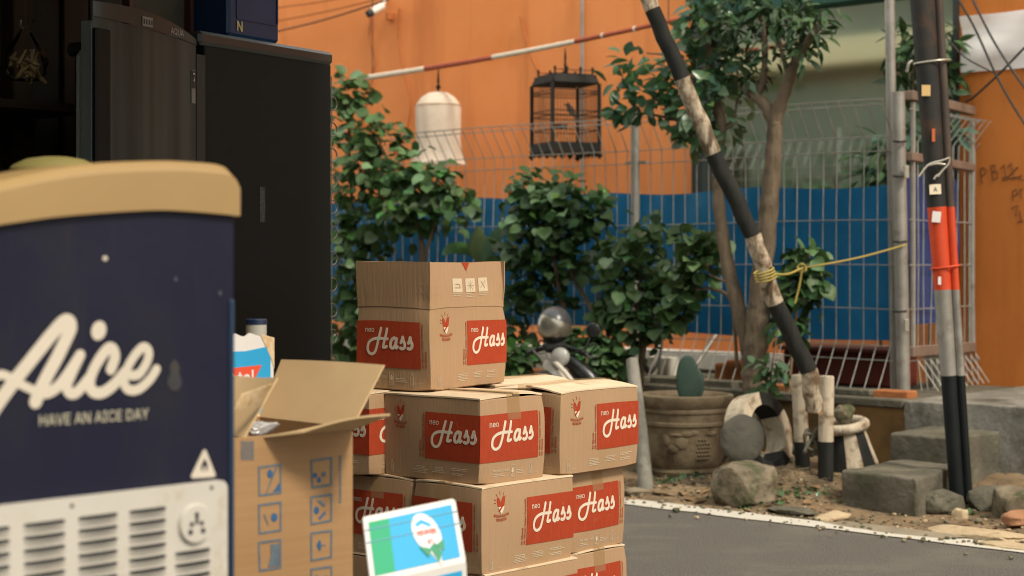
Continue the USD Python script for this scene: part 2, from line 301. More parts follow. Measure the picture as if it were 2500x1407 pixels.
red_print = M('red_print', (0.60, 0.065, 0.025), rough=0.5)
leafprint = M('leaf_print', (0.03, 0.22, 0.11), rough=0.5)
torn = M('torn_card', (0.42, 0.27, 0.12), (0.56, 0.42, 0.26), scale=60, rough=0.9)
cap_navy = M('navy_cap', (0.008, 0.016, 0.045), rough=0.35)
cap_grey = M('bottle_neck', (0.34, 0.32, 0.27), rough=0.4)
orange_paint = M('orange_red_paint', (0.46, 0.040, 0.005), (0.53, 0.050, 0.008), scale=10, rough=0.6)
pole_dark = M('dark_pole_paint', (0.016, 0.017, 0.017), (0.030, 0.026, 0.021), scale=7, rough=0.65, spec=0.25, c3=(0.065, 0.034, 0.02), s3=7, lo3=0.58, hi3=0.72)
pole_brown = M('rusty_pipe', (0.045, 0.030, 0.022), (0.07, 0.046, 0.032), scale=9, rough=0.7)
pole_black = M('black_pole_paint', (0.006, 0.008, 0.008), (0.010, 0.012, 0.012), scale=6, rough=0.6, spec=0.2)
rail_brown = M('brown_steel', (0.17, 0.115, 0.085), (0.23, 0.165, 0.125), scale=10, rough=0.6, metal=0.3)
paper = M('sticker_paper', (0.62, 0.52, 0.36), (0.70, 0.60, 0.44), scale=30, rough=0.8)
rope_y = M('yellow_rope', (0.27, 0.205, 0.045), (0.34, 0.26, 0.06), scale=80, rough=0.8)
tinfoil = M('silver_tape', (0.42, 0.38, 0.31), rough=0.3, metal=0.6)
cable = M('black_cable', (0.016, 0.014, 0.012), rough=0.6)
orange_cable = M('painted_cable', (0.42, 0.13, 0.028), (0.36, 0.11, 0.025), scale=8, rough=0.8)
stripe_red = M('red_bamboo_paint', (0.30, 0.055, 0.022), (0.38, 0.08, 0.032), scale=18, rough=0.7)
stripe_white = M('white_bamboo_paint', (0.64, 0.54, 0.42), (0.70, 0.60, 0.48), scale=18, rough=0.7)
helmet_m = M('silver_helmet', (0.30, 0.28, 0.23), (0.34, 0.315, 0.26), scale=3, rough=0.22, metal=0.75, spec=0.6)
helmet_d = M('dark_helmet_shell', (0.05, 0.052, 0.055), rough=0.3, spec=0.5)
moto_black = M('scooter_black', (0.014, 0.015, 0.015), rough=0.3, spec=0.5)
moto_white = M('scooter_white', (0.60, 0.54, 0.45), rough=0.25, spec=0.5)
red_pot = M('red_planter', (0.13, 0.018, 0.009), (0.10, 0.014, 0.007), scale=8, rough=0.7)
brick_m = M('orange_brick', (0.38, 0.135, 0.04), (0.30, 0.10, 0.03), scale=12, rough=0.9, bump=0.4)
pencil = M('pencil_mark', (0.16, 0.06, 0.02), rough=0.9)
grey_stone = M('smooth_dark_stone', (0.066, 0.062, 0.048), (0.095, 0.088, 0.068), scale=14, rough=0.85, bump=0.2, bscale=60)
bag_mat = usdkit.material(stage, '/World/Looks/clear_bag', {'t': ('transparent_bsdf', {}), 'g': ('glossy_bsdf', {'roughness': 0.15, 'color': (0.25, 0.25, 0.22)}), 'f': ('fresnel', {'IOR': 1.3}), 'm': ('mix_closure', {})}, [('f.fac', 'm.fac'), ('t.BSDF', 'm.closure1'), ('g.BSDF', 'm.closure2')], surface='m.closure')
chips = M('banana_chips', (0.15, 0.10, 0.03), (0.10, 0.065, 0.02), scale=20, rough=0.7)
glass = usdkit.material(stage, '/World/Looks/window_glass', {'t': ('transparent_bsdf', {'color': (0.62, 0.66, 0.58)}), 'g': ('glossy_bsdf', {'roughness': 0.06, 'color': (0.72, 0.92, 0.86)}), 'f': ('fresnel', {'IOR': 2.3}), 'm': ('mix_closure', {})}, [('f.fac', 'm.fac'), ('t.BSDF', 'm.closure1'), ('g.BSDF', 'm.closure2')], surface='m.closure')
curtain = M('tan_curtain', (0.050, 0.060, 0.045), (0.075, 0.082, 0.060), scale=1.2, rough=0.9)

# ------------------------------------------------------------------ ground
def sheet(u0, u1, v0, v1, z, nu=1, nv=1, fn=None):
    return MB().grid(W(u0, v0, z), Uv, Vv, u1 - u0, v1 - v0, nu, nv, fn)
solo('ground', sheet(-300, 300, -300, 300, -0.012), dirt, kind='structure')
solo('road', sheet(-60, 60, -6, 5.72, 0.0), asphalt, kind='structure')
def line_fn(v):
    s = (v @ Vv - 5.5925); edge = np.sign(s) * 0.010 * (meshkit.noise(np.stack([v @ Uv * 9, s * 3, s * 0], 1), 5) - 0.5) * 2
    return v + edge[:, None] * Vv
solo('road_line', sheet(-8, 16, 5.525, 5.66, 0.004, 400, 1, line_fn), line_white, kind='structure')
def verge_h(U, V):
    t = np.clip((V - 5.68) / 0.25, 0, 1)
    p = np.stack([U * 2.2, V * 2.2, U * 0], 1)
    z = t * (0.02 + 0.045 * (meshkit.fbm(p * 1.5, 4, 3) - 0.3) + 0.02 * (meshkit.fbm(p * 7, 3, 9) - 0.5))
    z = z + 0.085 * np.exp(-(((U - 4.12) / 0.28) ** 2 + ((V - 6.2) / 0.22) ** 2)) + 0.05 * np.clip((V - 6.3) / 0.6, 0, 1)
    z = z * (1 - 0.95 * np.exp(-(((U - 3.4) / 0.42) ** 4 + ((V - 6.1) / 0.55) ** 4)))
    return np.where(V < 5.675, -0.008, z)
def verge_fn(v):
    U, V = v @ Uv, v @ Vv; v = v.copy(); v[:, 2] = verge_h(U, V); return v
solo('dirt_verge', sheet(-2, 12, 5.66, 7.02, 0, 420, 60, verge_fn), dirt, kind='structure', smooth=True)
def gz(u, v): return float(verge_h(np.array([u]), np.array([v]))[0])
solo('terrace_floor', sheet(-1.0, 14, 7.0, 8.2, 0.365), concrete, kind='structure')

# ------------------------------------------------------------------ retaining wall under the fence, steps, platform
t = thing('retaining_wall', 'low brown mossy plaster wall that carries the wire fence behind the pot', 'wall', W(6, 7.05))
def rough_fn(a, seed, n):
    def fn(v):
        return v + (meshkit.fbm(v * 6, 3, seed) - 0.5)[:, None] * a * n
    return fn
part(t, 'wall_face', MB().grid(W(14, 6.98, -0.01), -Uv, Zv, 10.0, 0.38, 160, 14, rough_fn(0.05, 2, -Vv)), brown_plaster, smooth=True)
part(t, 'coping', MB().box(W(9.0, 7.08, 0.352), (5.0, 0.12, 0.022), Uv, Vv, Zv, 0.008), concrete)
for k in range(26):   # row of loose bricks on the coping
    u = 4.1 + k * 0.19 + rnd.uniform(-0.02, 0.02)
    part(t, 'brick', MB().box(W(u, 7.06 + rnd.uniform(-.01, .01), 0.388), (0.088, 0.045, 0.015 + rnd.uniform(0, .006)), Uv + rnd.uniform(-.05, .05) * Vv, Vv, Zv, 0.005), brick_m if k % 3 == 0 else concrete)
def slab(poly_uv, z0, z1, seed, amp=0.018):
    poly = Polygon(poly_uv); b = poly.buffer(-0.012).buffer(0.012)
    pts = np.array(b.exterior.segmentize(0.03).coords)[:-1]; n = len(pts)
    zs = np.concatenate([[z0], np.linspace(z0 + 0.02, z1 - 0.012, 6), [z1 - 0.004, z1]]); ins = np.concatenate([np.zeros(7), [0.004, 0.012]])
    c = pts.mean(0); V = []
    for z, i in zip(zs, ins):
        d = pts - c; L = np.linalg.norm(d, axis=1, keepdims=True); q = c + d * (1 - i / L)
        V.append(np.array([W(a, b2, z) for a, b2 in q]))
    for s in (0.66, 0.33): V.append(np.array([W(*(c + (p - c) * s), z1) for p in pts]))
    V = np.vstack(V); F = []
    m = len(zs) + 2
    for i in range(m - 1):
        for k in range(n): F.append([i * n + k, i * n + (k + 1) % n, (i + 1) * n + (k + 1) % n, (i + 1) * n + k])
    V = np.vstack([V, W(*c, z1)]); f4 = np.array(F); tri = np.vstack([f4[:, [0, 1, 2]], f4[:, [0, 2, 3]], np.array([[(m - 1) * n + k, (m - 1) * n + (k + 1) % n, m * n] for k in range(n)])])
    N = (meshkit.fbm(V * 9, 4, seed) - 0.5); M2 = (meshkit.fbm(V * 9 + 40, 4, seed) - 0.5); V = V + amp * 2 * (N[:, None] * Uv + M2[:, None] * Vv) + (amp * (meshkit.fbm(V * 7 + 80, 3, seed) - 0.5))[:, None] * Zv
    return V, tri
t = thing('concrete_steps', 'worn grey concrete steps climbing from the verge to the platform', 'steps', W(3.6, 6.3))
part(t, 'step', slab([(3.40, 6.03), (3.76, 6.05), (3.80, 6.62), (3.475, 6.62), (3.47, 6.40)], -0.02, 0.152, 3), concrete, smooth=40)
part(t, 'step', slab([(3.52, 6.57), (3.85, 6.58), (3.85, 6.98), (3.52, 6.98)], -0.02, 0.262, 4), concrete, smooth=40)
t = thing('concrete_platform', 'stained grey concrete platform in front of the orange wall at right', 'platform', W(2.5, 7.5))
part(t, 'slab', slab([(0.2, 6.95), (3.99, 6.95), (3.99, 8.12), (0.2, 8.12)], -0.02, 0.372, 6, 0.02), concrete_grey, smooth=40)

# ------------------------------------------------------------------ orange house with the big window
VW = 8.15
def wallpt(px, py, off=0.0): return PV(px, py, VW - off)
uL, uG0, uG1 = 22.0, float(wallpt(1703, 500) @ Uv), float(wallpt(2343, 300) @ Uv)
t = thing('orange_house', 'long orange plastered house wall with a big tinted shop window', 'house', W(6, VW))
def wall_piece(u0, u1, z0, z1, th=0.16, off=0.0):
    return MB().box(W((u0 + u1) / 2, VW + th / 2 - off, (z0 + z1) / 2), (abs(u1 - u0) / 2, th / 2, (z1 - z0) / 2), Uv, Vv, Zv)
part(t, 'wall', wall_piece(uG0, uL, 0.2, 5.0), orange)
part(t, 'wall', wall_piece(-3.0, uG1, 0.2, 5.0), M('shaded_orange_paint', (0.46, 0.145, 0.030), (0.52, 0.17, 0.038), scale=0.9, rough=0.85, spec=0.15, c3=(0.38, 0.11, 0.022), s3=1.3, lo3=0.5, hi3=0.75, bump=0.1, bscale=30, detail=8, streak=(0.36, 0.10, 0.02), slo=.52, shi=.8, sst=(4, 4, 0.5)))  # shade on the right wall is put into a deeper orange
part(t, 'wall', wall_piece(uG1, uG0, 0.2, 0.75, 0.158), orange)
zgt = 2.42
part(t, 'fascia', wall_piece(uG1 - 0.0, uG0, zgt, zgt + 0.5, 0.17, 0.05), green_fascia)
part(t, 'wall', wall_piece(uG1, uG0, zgt + 0.5, 5.0, 0.157), orange)
w = part(t, 'window', MB().box(W(uG0 - 0.03, VW + 0.02, (0.75 + zgt) / 2), (0.04, 0.065, (zgt - 0.75) / 2), Uv, Vv, Zv), frame_dark)
part(w, 'frame', MB().box(W(uG1 + 0.012, VW + 0.02, (0.75 + zgt) / 2), (0.012, 0.05, (zgt - 0.75) / 2), Uv, Vv, Zv), frame_dark)
part(w, 'pane', MB().box(W((uG0 + uG1) / 2 - 0.01, VW + 0.05, (0.75 + zgt) / 2), ((uG0 - uG1) / 2 - 0.05, 0.004, (zgt - 0.75) / 2), Uv, Vv, Zv), glass)
part(w, 'curtain', MB().grid(W(uG1, VW + 0.42, 0.7), Uv, Zv, uG0 - uG1, zgt - 0.6, 90, 1, lambda v: v + (0.02 * np.sin((v @ Uv) * 34) + 0.012 * np.sin((v @ Uv) * 77))[:, None] * Vv), curtain, smooth=True)
part(w, 'room_wall', MB().box(W((uG0 + uG1) / 2, VW + 1.0, 1.5), (2.2, 0.02, 1.4), Uv, Vv, Zv), curtain)
part(t, 'plinth', MB().box(W(8.6, VW - 0.07, 0.43), (3.2, 0.07, 0.055), Uv, Vv, Zv, 0.012), white_paint)
part(t, 'conduit', MB().tube([wallpt(1421, -40, .02), wallpt(1422, 460, .02)], 0.011, 8), galv)
for pts in ([(905, 40), (902, 95), (915, 150), (908, 190), (880, 330)], [(975, 20), (972, 90), (980, 150), (995, 210), (1002, 260), (992, 330)], [(1270, 40), (1290, 120), (1310, 170), (1335, 200)]):
    part(t, 'wall_cable', MB().tube(spline([wallpt(x, y, .012) for x, y in pts]), 0.006, 6), orange_cable, smooth=True)
g = MB()
def pen(pts, r=0.0035):
    g.tube([wallpt(x, y, 0.001) for x, y in pts], r, 4)
for pts in ([(2398, 448), (2394, 412)], [(2393, 414), (2402, 408), (2408, 416), (2402, 428), (2396, 430)], [(2424, 440), (2420, 404)], [(2420, 405), (2430, 402), (2432, 414), (2423, 421)], [(2423, 421), (2436, 420), (2436, 434), (2425, 440)],
            [(2443, 412), (2452, 402), (2456, 434)], [(2446, 436), (2464, 431)], [(2460, 408), (2470, 398), (2474, 428)], [(2464, 430), (2486, 408), (2480, 410)], [(2448, 441), (2480, 432), (2500, 440)], [(2470, 438), (2496, 428)],
            [(2474, 490), (2472, 468), (2482, 462), (2486, 472), (2476, 480)], [(2494, 484), (2490, 462), (2498, 462)], [(2468, 508), (2486, 502), (2480, 528)], [(2490, 515), (2494, 540)], [(2484, 543), (2500, 539)]):
    pen(pts)
part(t, 'graffiti', g, pencil)

t = thing('banner', 'white cloth banner hung along the orange wall at the right', 'banner', wallpt(2420, 100))
o = wallpt(2346, 178, .03)
part(t, 'cloth', MB().grid(o, -Uv, Zv, 1.6, 0.29, 60, 10, lambda v: v - (0.012 * np.sin((v @ Uv) * 13 + v[:, 2] * 20) + 0.008 * np.sin(v[:, 2] * 31))[:, None] * Vv), M('banner_cloth', (0.86, 0.84, 0.80), (0.9, 0.88, 0.84), scale=4, rough=0.6, transl=0.25), smooth=True)

t = thing('security_camera', 'small white security camera on the orange wall near its top', 'security camera', wallpt(925, 20))
a, b = P(908, 30, 11.55), P(936, 14, 11.6)
part(t, 'body', MB().tube([a, a + (b - a) * .8, b], [0.026, 0.026, 0.02], 14), white_paint, smooth=40)
part(t, 'lens', MB().tube([a + (a - b) * .35, a + (a - b) * 0.02], [0.026, 0.027], 14), black, smooth=40)
part(t, 'bracket', MB().tube([b, wallpt(940, -5, 0)], 0.012, 8), white_paint)
part(t, 'junction_box', MB().box(wallpt(951, 40, .03), (0.012, 0.03, 0.03), Uv, Vv, Zv, 0.006), orange_cable)

for i, (pts, lab) in enumerate([([(640, 25), (780, 5), (900, -20)], 'thin overhead cable crossing in front of the orange wall, highest of three'), ([(640, 58), (760, 36), (905, 2)], 'thin overhead cable crossing in front of the orange wall, middle of three'), ([(640, 85), (780, 52), (930, 5)], 'thin overhead cable crossing in front of the orange wall, lowest of three')]):
    solo('overhead_cable', MB().tube(spline([PV(x, y, 7.95) for x, y in [(500, pts[0][1] + 30)] + pts + [(1050, pts[-1][1] - 45)]]), 0.0055, 6), orange_cable if i < 2 else cable, lab, 'cable', 'cables at the top of the orange wall', smooth=True)

# ------------------------------------------------------------------ wire fence
VF = 7.24
uPost = float(PV(2200, 600, VF) @ Uv)
uP2 = float(PV(1563, 600, VF) @ Uv)
t = thing('wire_fence', 'galvanised wire mesh fence with folded top in front of the orange house', 'fence', W(7, VF, 0.37))
uEnd = 10.6
us = np.arange(uPost + 0.05, uEnd, 0.0765)
def wavy(u, z): return 0.012 * math.sin(u * 2.1 + z * 3) + 0.008 * math.sin(u * 5.7 + z * 9)
zs_v = [0.39, 0.52, 0.60, 0.80, 1.0, 1.2, 1.40, 1.55, 1.60]
for i, u in enumerate(us):
    pts = [W(u + 0.02, VF - 0.10, 0.38), W(u, VF, 0.62)] + [W(u + wavy(u, z) * .4, VF + wavy(u, z), z) for z in zs_v[3:]] + [W(u - 0.005, VF - 0.11, 1.765)]
    part(t, 'vertical_wire', MB().tube(pts, 0.0028, 5), wire_mat)
for z, dv in ((1.767, -0.11), (1.758, 0.05), (1.60, 0.0), (1.53, 0.0), (1.20, 0), (0.985, 0.0), (0.775, 0), (0.60, 0), (0.53, 0.0), (0.385, -0.1)):
    part(t, 'horizontal_wire', MB().tube([W(u, VF + dv + (wavy(u, z) if dv == 0 else 0) - 0.004, z + 0.004 * math.sin(u * 3)) for u in np.linspace(uPost + 0.03, uEnd, 60)], 0.0034 if z > 1.7 else 0.003, 5), wire_mat)
p = part(t, 'post', MB().tube([W(uP2, VF - 0.045, 0.37), W(uP2, VF - 0.045, 1.83)], 0.023, 12), galv, smooth=True)
part(p, 'bracket', MB().box(W(uP2, VF - 0.03, 1.53), (0.07, 0.012, 0.008), Uv, Vv, Zv), galv)
# corner posts
a, b = P(2206, 960, 8.15), P(2192, 225, 8.12)
p = part(t, 'post', MB().tube([a, b], 0.032, 14), galv, smooth=True)
for y in (345, 430, 590, 760): part(p, 'tie', MB().tube([P(2181, y, 8.08), P(2196, y + 2, 8.05), P(2212, y, 8.09)], 0.006, 6), cable)
for y in (420, 795): part(p, 'clamp', MB().box(P(2213, y, 8.07), (0.012, 0.01, 0.03), bev=.003), tinfoil)
a, b = P(2186, 960, 8.22), P(2171, -60, 8.22)
part(t, 'post', MB().tube([a, b], 0.024, 12), galv, smooth=True)

t = thing('blue_tarp', 'blue plastic sheet tied along the inside of the long wire fence', 'tarp', W(6, VF + 0.05, 0.6))
def tarp_fn(v):
    U, Z = v @ Uv, v[:, 2]; f = (Z - 0.63) / 0.74
    d = 0.008 * np.sin(U * 23 + 3 * np.sin(Z * 5)) * meshkit.noise(np.stack([U * .9, Z * 2, U * 0], 1), 8) + 0.014 * np.sin(U * 4.2 + Z * 2) + 0.02 * (meshkit.fbm(np.stack([U * 1.6, Z * 2.4, U * 0], 1), 4, 4) - 0.5)
    sag = -0.02 * np.sin(U * 3.1) ** 2 * f + 0.015 * np.sin(U * 2.3) * (1 - f)
    v = v + d[:, None] * Vv; v[:, 2] += sag; return v
uT = float(PV(2168, 600, VF) @ Uv)
part(t, 'sheet', MB().grid(W(uT, VF + 0.055, 0.63), Uv, Zv, uEnd - uT, 0.75, 200, 20, tarp_fn), tarp, smooth=True)

# return gate between the corner post and the wall
GA, GB = W(uPost - 0.03, VF + 0.02), wallpt(2372, 500, 0.06) * np.array([1, 1, 0])
gd = norm(GB - GA); gl = np.linalg.norm(GB - GA)
t = thing('wire_gate', 'narrow wire mesh gate section between the corner post and the orange wall', 'gate', GA + Zv * 0.37)
def rail(z0, z1, r=0.02): return MB().box((GA + GB) / 2 + Zv * (z0 + z1) / 2 - gd * 0.0, (gl / 2, r, r), norm(GB - GA + Zv * (z1 - z0)), np.cross(Zv, gd), Zv, 0.003)
part(t, 'rail', rail(1.79, 1.775, 0.022), rail_brown); part(t, 'rail', rail(1.50, 1.485), rail_brown); part(t, 'rail', rail(0.575, 0.565, 0.024), rail_brown)
part(t, 'post', MB().tube([GB + Zv * 0.56, GB + Zv * 1.72], 0.017, 8), galv)
part(t, 'post', MB().tube([GA + gd * .05 + Zv * 0.56, GA + gd * .05 + Zv * 1.76], 0.013, 8), galv)
gp = np.cross(gd, Zv)
for k in range(11):
    q0 = GA + gd * (0.11 + 0.078 * k)
    pts = [q0 + gp * 0.02 + Zv * 0.385, q0 + Zv * 0.55, q0 + Zv * 1.0 + gp * wavy(k, 1) * .7, q0 + Zv * 1.58, q0 + gp * 0.10 + gd * .03 + Zv * 1.72, q0 + Zv * 1.725]
    part(t, 'vertical_wire', MB().tube(pts, 0.0032, 5), wire_mat)
    part(t, 'foot_wire', MB().tube([q0 + gp * 0.0 + Zv * 0.53, q0 + gp * 0.09 + gd * .03 + Zv * 0.385], 0.0032, 5), wire_mat)
for z in (1.20, 0.985, 0.775, 1.725, 0.53):
    part(t, 'horizontal_wire', MB().tube([GA + Zv * z + gp * .003, GB + Zv * z + gp * .003], 0.003, 5), wire_mat)
t = thing('tarp_strip', 'narrow dark blue plastic strip tied behind the wire gate', 'tarp', GA + Zv)
part(t, 'sheet', MB().grid(GA + gd * 0.06 - gp * 0.03 + Zv * 0.70, gd, Zv, gl - 0.18, 0.72, 40, 12, lambda v: v + (0.012 * np.sin(v[:, 2] * 7 + v[:, 0] * 11))[:, None] * gp), M('dark_blue_tarp', (0.010, 0.030, 0.12), (0.014, 0.042, 0.15), scale=3, rough=0.45), smooth=True)

# things behind the fence
def lathe_pot(name, label, cat, c, prof, mt, n=28, group=None):
    t = thing(name, label, cat, c, group); part(t, 'body', MB().lathe(prof, c, n), mt, smooth=35); return t
pt = W(4.75, 7.72, 0.37); t = thing('planter_box', 'dark red planter box behind the fence, left of the corner post', 'planter', pt)
part(t, 'body', MB().box(pt + Zv * .085, (0.34, 0.1, 0.085), Uv, Vv, Zv, 0.01), red_pot); part(t, 'rim', MB().box(pt + Zv * .18, (0.36, 0.115, 0.012), Uv, Vv, Zv, 0.005), red_pot)
lathe_pot('paint_bucket', 'pale grey plastic bucket standing behind the gate wires', 'bucket', GB - gd * 0.14 - gp * .12 + Zv * 0.37, [(0.0, 0.004), (0.05, 0.0), (0.075, 0.155), (0.08, 0.158), (0.08, 0.165), (0.072, 0.165), (0.048, 0.01), (0, 0.01)], M('grey_bucket', (0.27, 0.26, 0.20), (0.32, 0.31, 0.24), scale=12, rough=0.6))
for k, (px, py, s, lab) in enumerate([(1818, 905, 0.06, 'upright orange brick leaning behind the fence beside the trunk'), (1790, 912, 0.05, 'short brown brick lying behind the fence left of the trunk')]):
    c = PV(px, py, 7.38); c[2] = 0.37 + s; t = thing('loose_brick', lab, 'brick', c - Zv * s)
    part(t, 'block', MB().box(c, (0.09, 0.045, s), Uv, Vv, Zv, 0.008), brick_m)
a, b = PV(1690, 905, 7.5), PV(1750, 815, 7.7)
solo('leaning_rod', MB().tube([a, b], 0.012, 8), galv, 'grey steel rod leaning behind the fence above the clay pot', 'rod', smooth=True)
bt = PV(1588, 860, 7.45); bt[2] = 0.37
t = thing('bicycle', 'old bicycle wheel and frame half hidden behind the fence left of the pot', 'bicycle', bt)
c = bt + Zv * 0.29; ang = np.linspace(0, 2 * np.pi, 40)
wf = norm(Uv * .45 + Vv); part(t, 'tyre', MB().tube([c + 0.26 * (math.cos(a) * wf + math.sin(a) * Zv) for a in ang], 0.016, 8, False), black, smooth=True)
part(t, 'rim', MB().tube([c + 0.238 * (math.cos(a) * wf + math.sin(a) * Zv) for a in ang], 0.008, 6, False), steel, smooth=True)
for k in range(14):
    a = k * 2 * np.pi / 14; part(t, 'spoke', MB().tube([c, c + 0.235 * (math.cos(a) * wf + math.sin(a) * Zv)], 0.0018, 4), steel)
part(t, 'frame', MB().tube([c, c + wf * 0.2 + Zv * 0.36, c + wf * .62 + Zv * .3, c + wf * 0.45], 0.012, 8), moto_black)
for k, (px, w_) in enumerate([(1600, .05), (1622, .03), (1640, .04)]):
    c = PV(px, 872, 7.7); c[2] = 0.365
    lathe_pot('white_flowerpot', ['small white flowerpot on the terrace, leftmost of three', 'narrow white flowerpot on the terrace, middle of three', 'small white flowerpot on the terrace, rightmost of three'][k], 'flowerpot', c, [(0, 0), (w_ * .7, 0), (w_, 0.1), (w_ * .9, 0.1), (0, 0.07)], white_paint, 18, 'white flowerpots on the terrace')

# ------------------------------------------------------------------ bird cages on a bamboo pole
pa, pb = PV(890, 191, 7.75), PV(1660, 47, 7.55)
t = thing('bamboo_pole', 'red and white striped bamboo pole from which the bird cages hang', 'pole', pa)
cuts = [0.0, 0.225, 0.455, 0.71, 1.0]
def polept(f): return pa + (pb - pa) * f - Zv * 0.02 * math.sin(f * np.pi)
for i in range(4):
    f = np.linspace(cuts[i], cuts[i + 1], 10)
    part(t, 'painted_band', MB().tube([polept(x) for x in f], [0.0185 - 0.006 * x for x in f], 10), stripe_white if i % 2 == 0 else stripe_red, smooth=True)
for f in (0.11, 0.29, 0.37, 0.52, 0.62, 0.66, 0.79, 0.88): part(t, 'knuckle', MB().tube([polept(f - .003), polept(f), polept(f + .003)], [0.016, 0.0195 - .005 * f, 0.016], 10), stripe_white if f < .23 or .455 < f < .71 or f > .7 else stripe_red)
part(t, 'hanger_rope', MB().tube([polept(0.03), polept(0.03) + Zv * 2.0], 0.003, 5), cable); part(t, 'hanger_rope', MB().tube([polept(0.97), polept(0.97) + Zv * 2.0], 0.003, 5), cable)

cc = PV(1380, 285, 7.62); dcage = cc[1]; S = dcage / FP
def cz(py): return CAMZ - (py - HZ) * S
cb = np.array([cc[0], cc[1], cz(378)])
t = thing('bird_cage', 'dark wooden square bird cage hanging uncovered from the striped pole', 'bird cage', cb)
ce, cf = norm(np.array([1, 0.42, 0])), norm(np.array([-0.42, 1, 0])); hw = 0.150
for sx in (-1, 1):
    for sy in (-1, 1):
        q = np.array([cc[0], cc[1], 0]) + ce * hw * sx + cf * hw * sy
        part(t, 'corner_post', MB().box(q + Zv * (cz(382) + cz(208)) / 2, (0.008, 0.008, (cz(208) - cz(382)) / 2), ce, cf, Zv), cage_dark)
q0 = np.array([cc[0], cc[1], 0])
for s, (e, f) in enumerate(((ce, cf), (-ce, cf), (cf, ce), (-cf, ce))):
    o = q0 + e * hw
    part(t, 'base_board', MB().box(o + Zv * (cz(372) + cz(352)) / 2, (0.006, hw - .008, (cz(352) - cz(374)) / 2), e, f, Zv), cage_dark)
    part(t, 'top_board', MB().box(o * 1.0 - e * .012 + Zv * (cz(206) + cz(190)) / 2, (0.007, hw - .01, (cz(188) - cz(212)) / 2), norm(e + .5 * Zv), f, norm(Zv - .5 * e), 0.003), cage_dark)
    for y in (226, 233, 275, 287, 321): part(t, 'crossbar', MB().tube([o - f * hw + Zv * cz(y), o + f * hw + Zv * cz(y)], 0.003, 5), cage_dark)
    for k in range(15):
        a = (k - 7) * hw / 7.6
        part(t, 'bar', MB().tube([o + f * a + Zv * cz(370), o + f * a + Zv * cz(205)], 0.0016, 4), cage_bamboo)
    for a in np.linspace(-hw, hw, 7): part(t, 'foot_scallop', MB().box(o + f * a + Zv * cz(378 + (4 if abs(a) > .1 else -1)), (0.005, 0.014, 0.014), e, norm(f + Zv), norm(Zv - f)), cage_dark)
part(t, 'roof', MB().box(q0 + Zv * cz(186), (hw * .82, hw * .82, 0.004), ce, cf, Zv), cage_dark)
part(t, 'floor', MB().box(q0 + Zv * cz(371), (hw * .98, hw * .98, 0.004), ce, cf, Zv), cage_bamboo)
part(t, 'perch', MB().tube([q0 - ce * hw + Zv * cz(281), q0 + ce * hw + Zv * cz(281)], 0.005, 6), cage_dark)
part(t, 'feeder', MB().lathe([(0, 0), (.03, 0), (.042, .024), (.036, .024), (0, 0.01)], q0 - ce * 0.05 - cf * .05 + Zv * cz(317), 16), cage_dark)
for sx, sy in [(-1, -1), (1, -1), (-1, 1), (1, 1), (-.36, -1), (.36, -1), (-.36, 1), (.36, 1)]:
    q = q0 + ce * hw * .8 * sx + cf * hw * .8 * sy; part(t, 'finial', MB().tube([q + Zv * cz(184), q + Zv * cz(176), q + Zv * cz(172), q + Zv * cz(168)], [.006, .006, .009, .006], 8), cage_dark)
for sy in (-1, 1): part(t, 'top_rail', MB().tube([q0 - ce * hw * .8 + cf * hw * .8 * sy + Zv * cz(176), q0 + ce * hw * .8 + cf * hw * .8 * sy + Zv * cz(176)], 0.0025, 5), cage_dark)
part(t, 'hook', MB().tube([q0 + Zv * cz(186), q0 + Zv * cz(160), q0 + Zv * cz(150), q0 + Zv * cz(140), q0 + Zv * cz(118)], [.006, .008, .005, .007, .002], 8), cage_dark)
bp = q0 + ce * 0.035 + Zv * cz(268)
t = thing('caged_bird', 'small grey bird perched inside the dark cage', 'bird', bp)
bx = norm(ce * -0.55 + Zv * 0.8)
bm = MB(); prof = [(0.001, -0.045), (0.012, -0.035), (0.019, -0.015), (0.020, 0.005), (0.014, 0.022), (0.0135, 0.032), (0.011, 0.041), (0.001, 0.046)]
bm.lathe(prof, bp, 14, cf, np.cross(bx, cf), bx); part(t, 'body', bm, bird_grey, smooth=True)
part(t, 'tail', MB().box(bp - bx * 0.062, (0.004, 0.008, 0.028), np.cross(bx, cf), cf, bx, .002), bird_grey)
part(t, 'beak', MB().tube([bp + bx * .036 - ce * .012, bp + bx * .036 - ce * .022], [.004, .0006], 6), cage_dark)

cw = PV(1070, 300, 7.72); S2 = cw[1] / FP
def cz2(py): return CAMZ - (py - HZ) * S2
qw = np.array([cw[0], cw[1], 0]); R = 56 * S2
t = thing('covered_bird_cage', 'domed bird cage under a white cloth cover hanging left of the dark cage', 'bird cage', qw + Zv * cz2(380))
prof = [(0.014, cz2(224)), (R * .45, cz2(228)), (R * .72, cz2(238)), (R * .92, cz2(252)), (R, cz2(262)), (R, cz2(300)), (R * 0.98, cz2(340)), (R * 1.02, cz2(375)), (R * 1.12, cz2(394)), (R * 1.22, cz2(402))]
part(t, 'cloth_cover', MB().lathe(prof, qw, 48, wob=lambda a, z: 0.012 * np.sin(a * 8 + z * 6) + np.where(z < cz2(372), 0.06, 0.0) * np.sin(a * 5)), cloth, smooth=True)
part(t, 'hoop', MB().tube([qw + Zv * cz2(258) + 1.005 * R * np.array([math.cos(a), math.sin(a), 0]) for a in np.linspace(0, 2 * np.pi, 30)], 0.003, 5), M('cloth_seam', (0.5, 0.34, 0.2)))
part(t, 'hook', MB().tube([qw + Zv * cz2(y) for y in (226, 218, 213, 207, 200, 190, 165)], [.006, .008, .018, .006, .009, .007, .002], 10), cage_dark, smooth=True)
part(t, 'floor', MB().lathe([(0, cz2(378)), (R * .95, cz2(378)), (R * .95, cz2(372)), (0, cz2(372))], qw, 24), cage_bamboo)

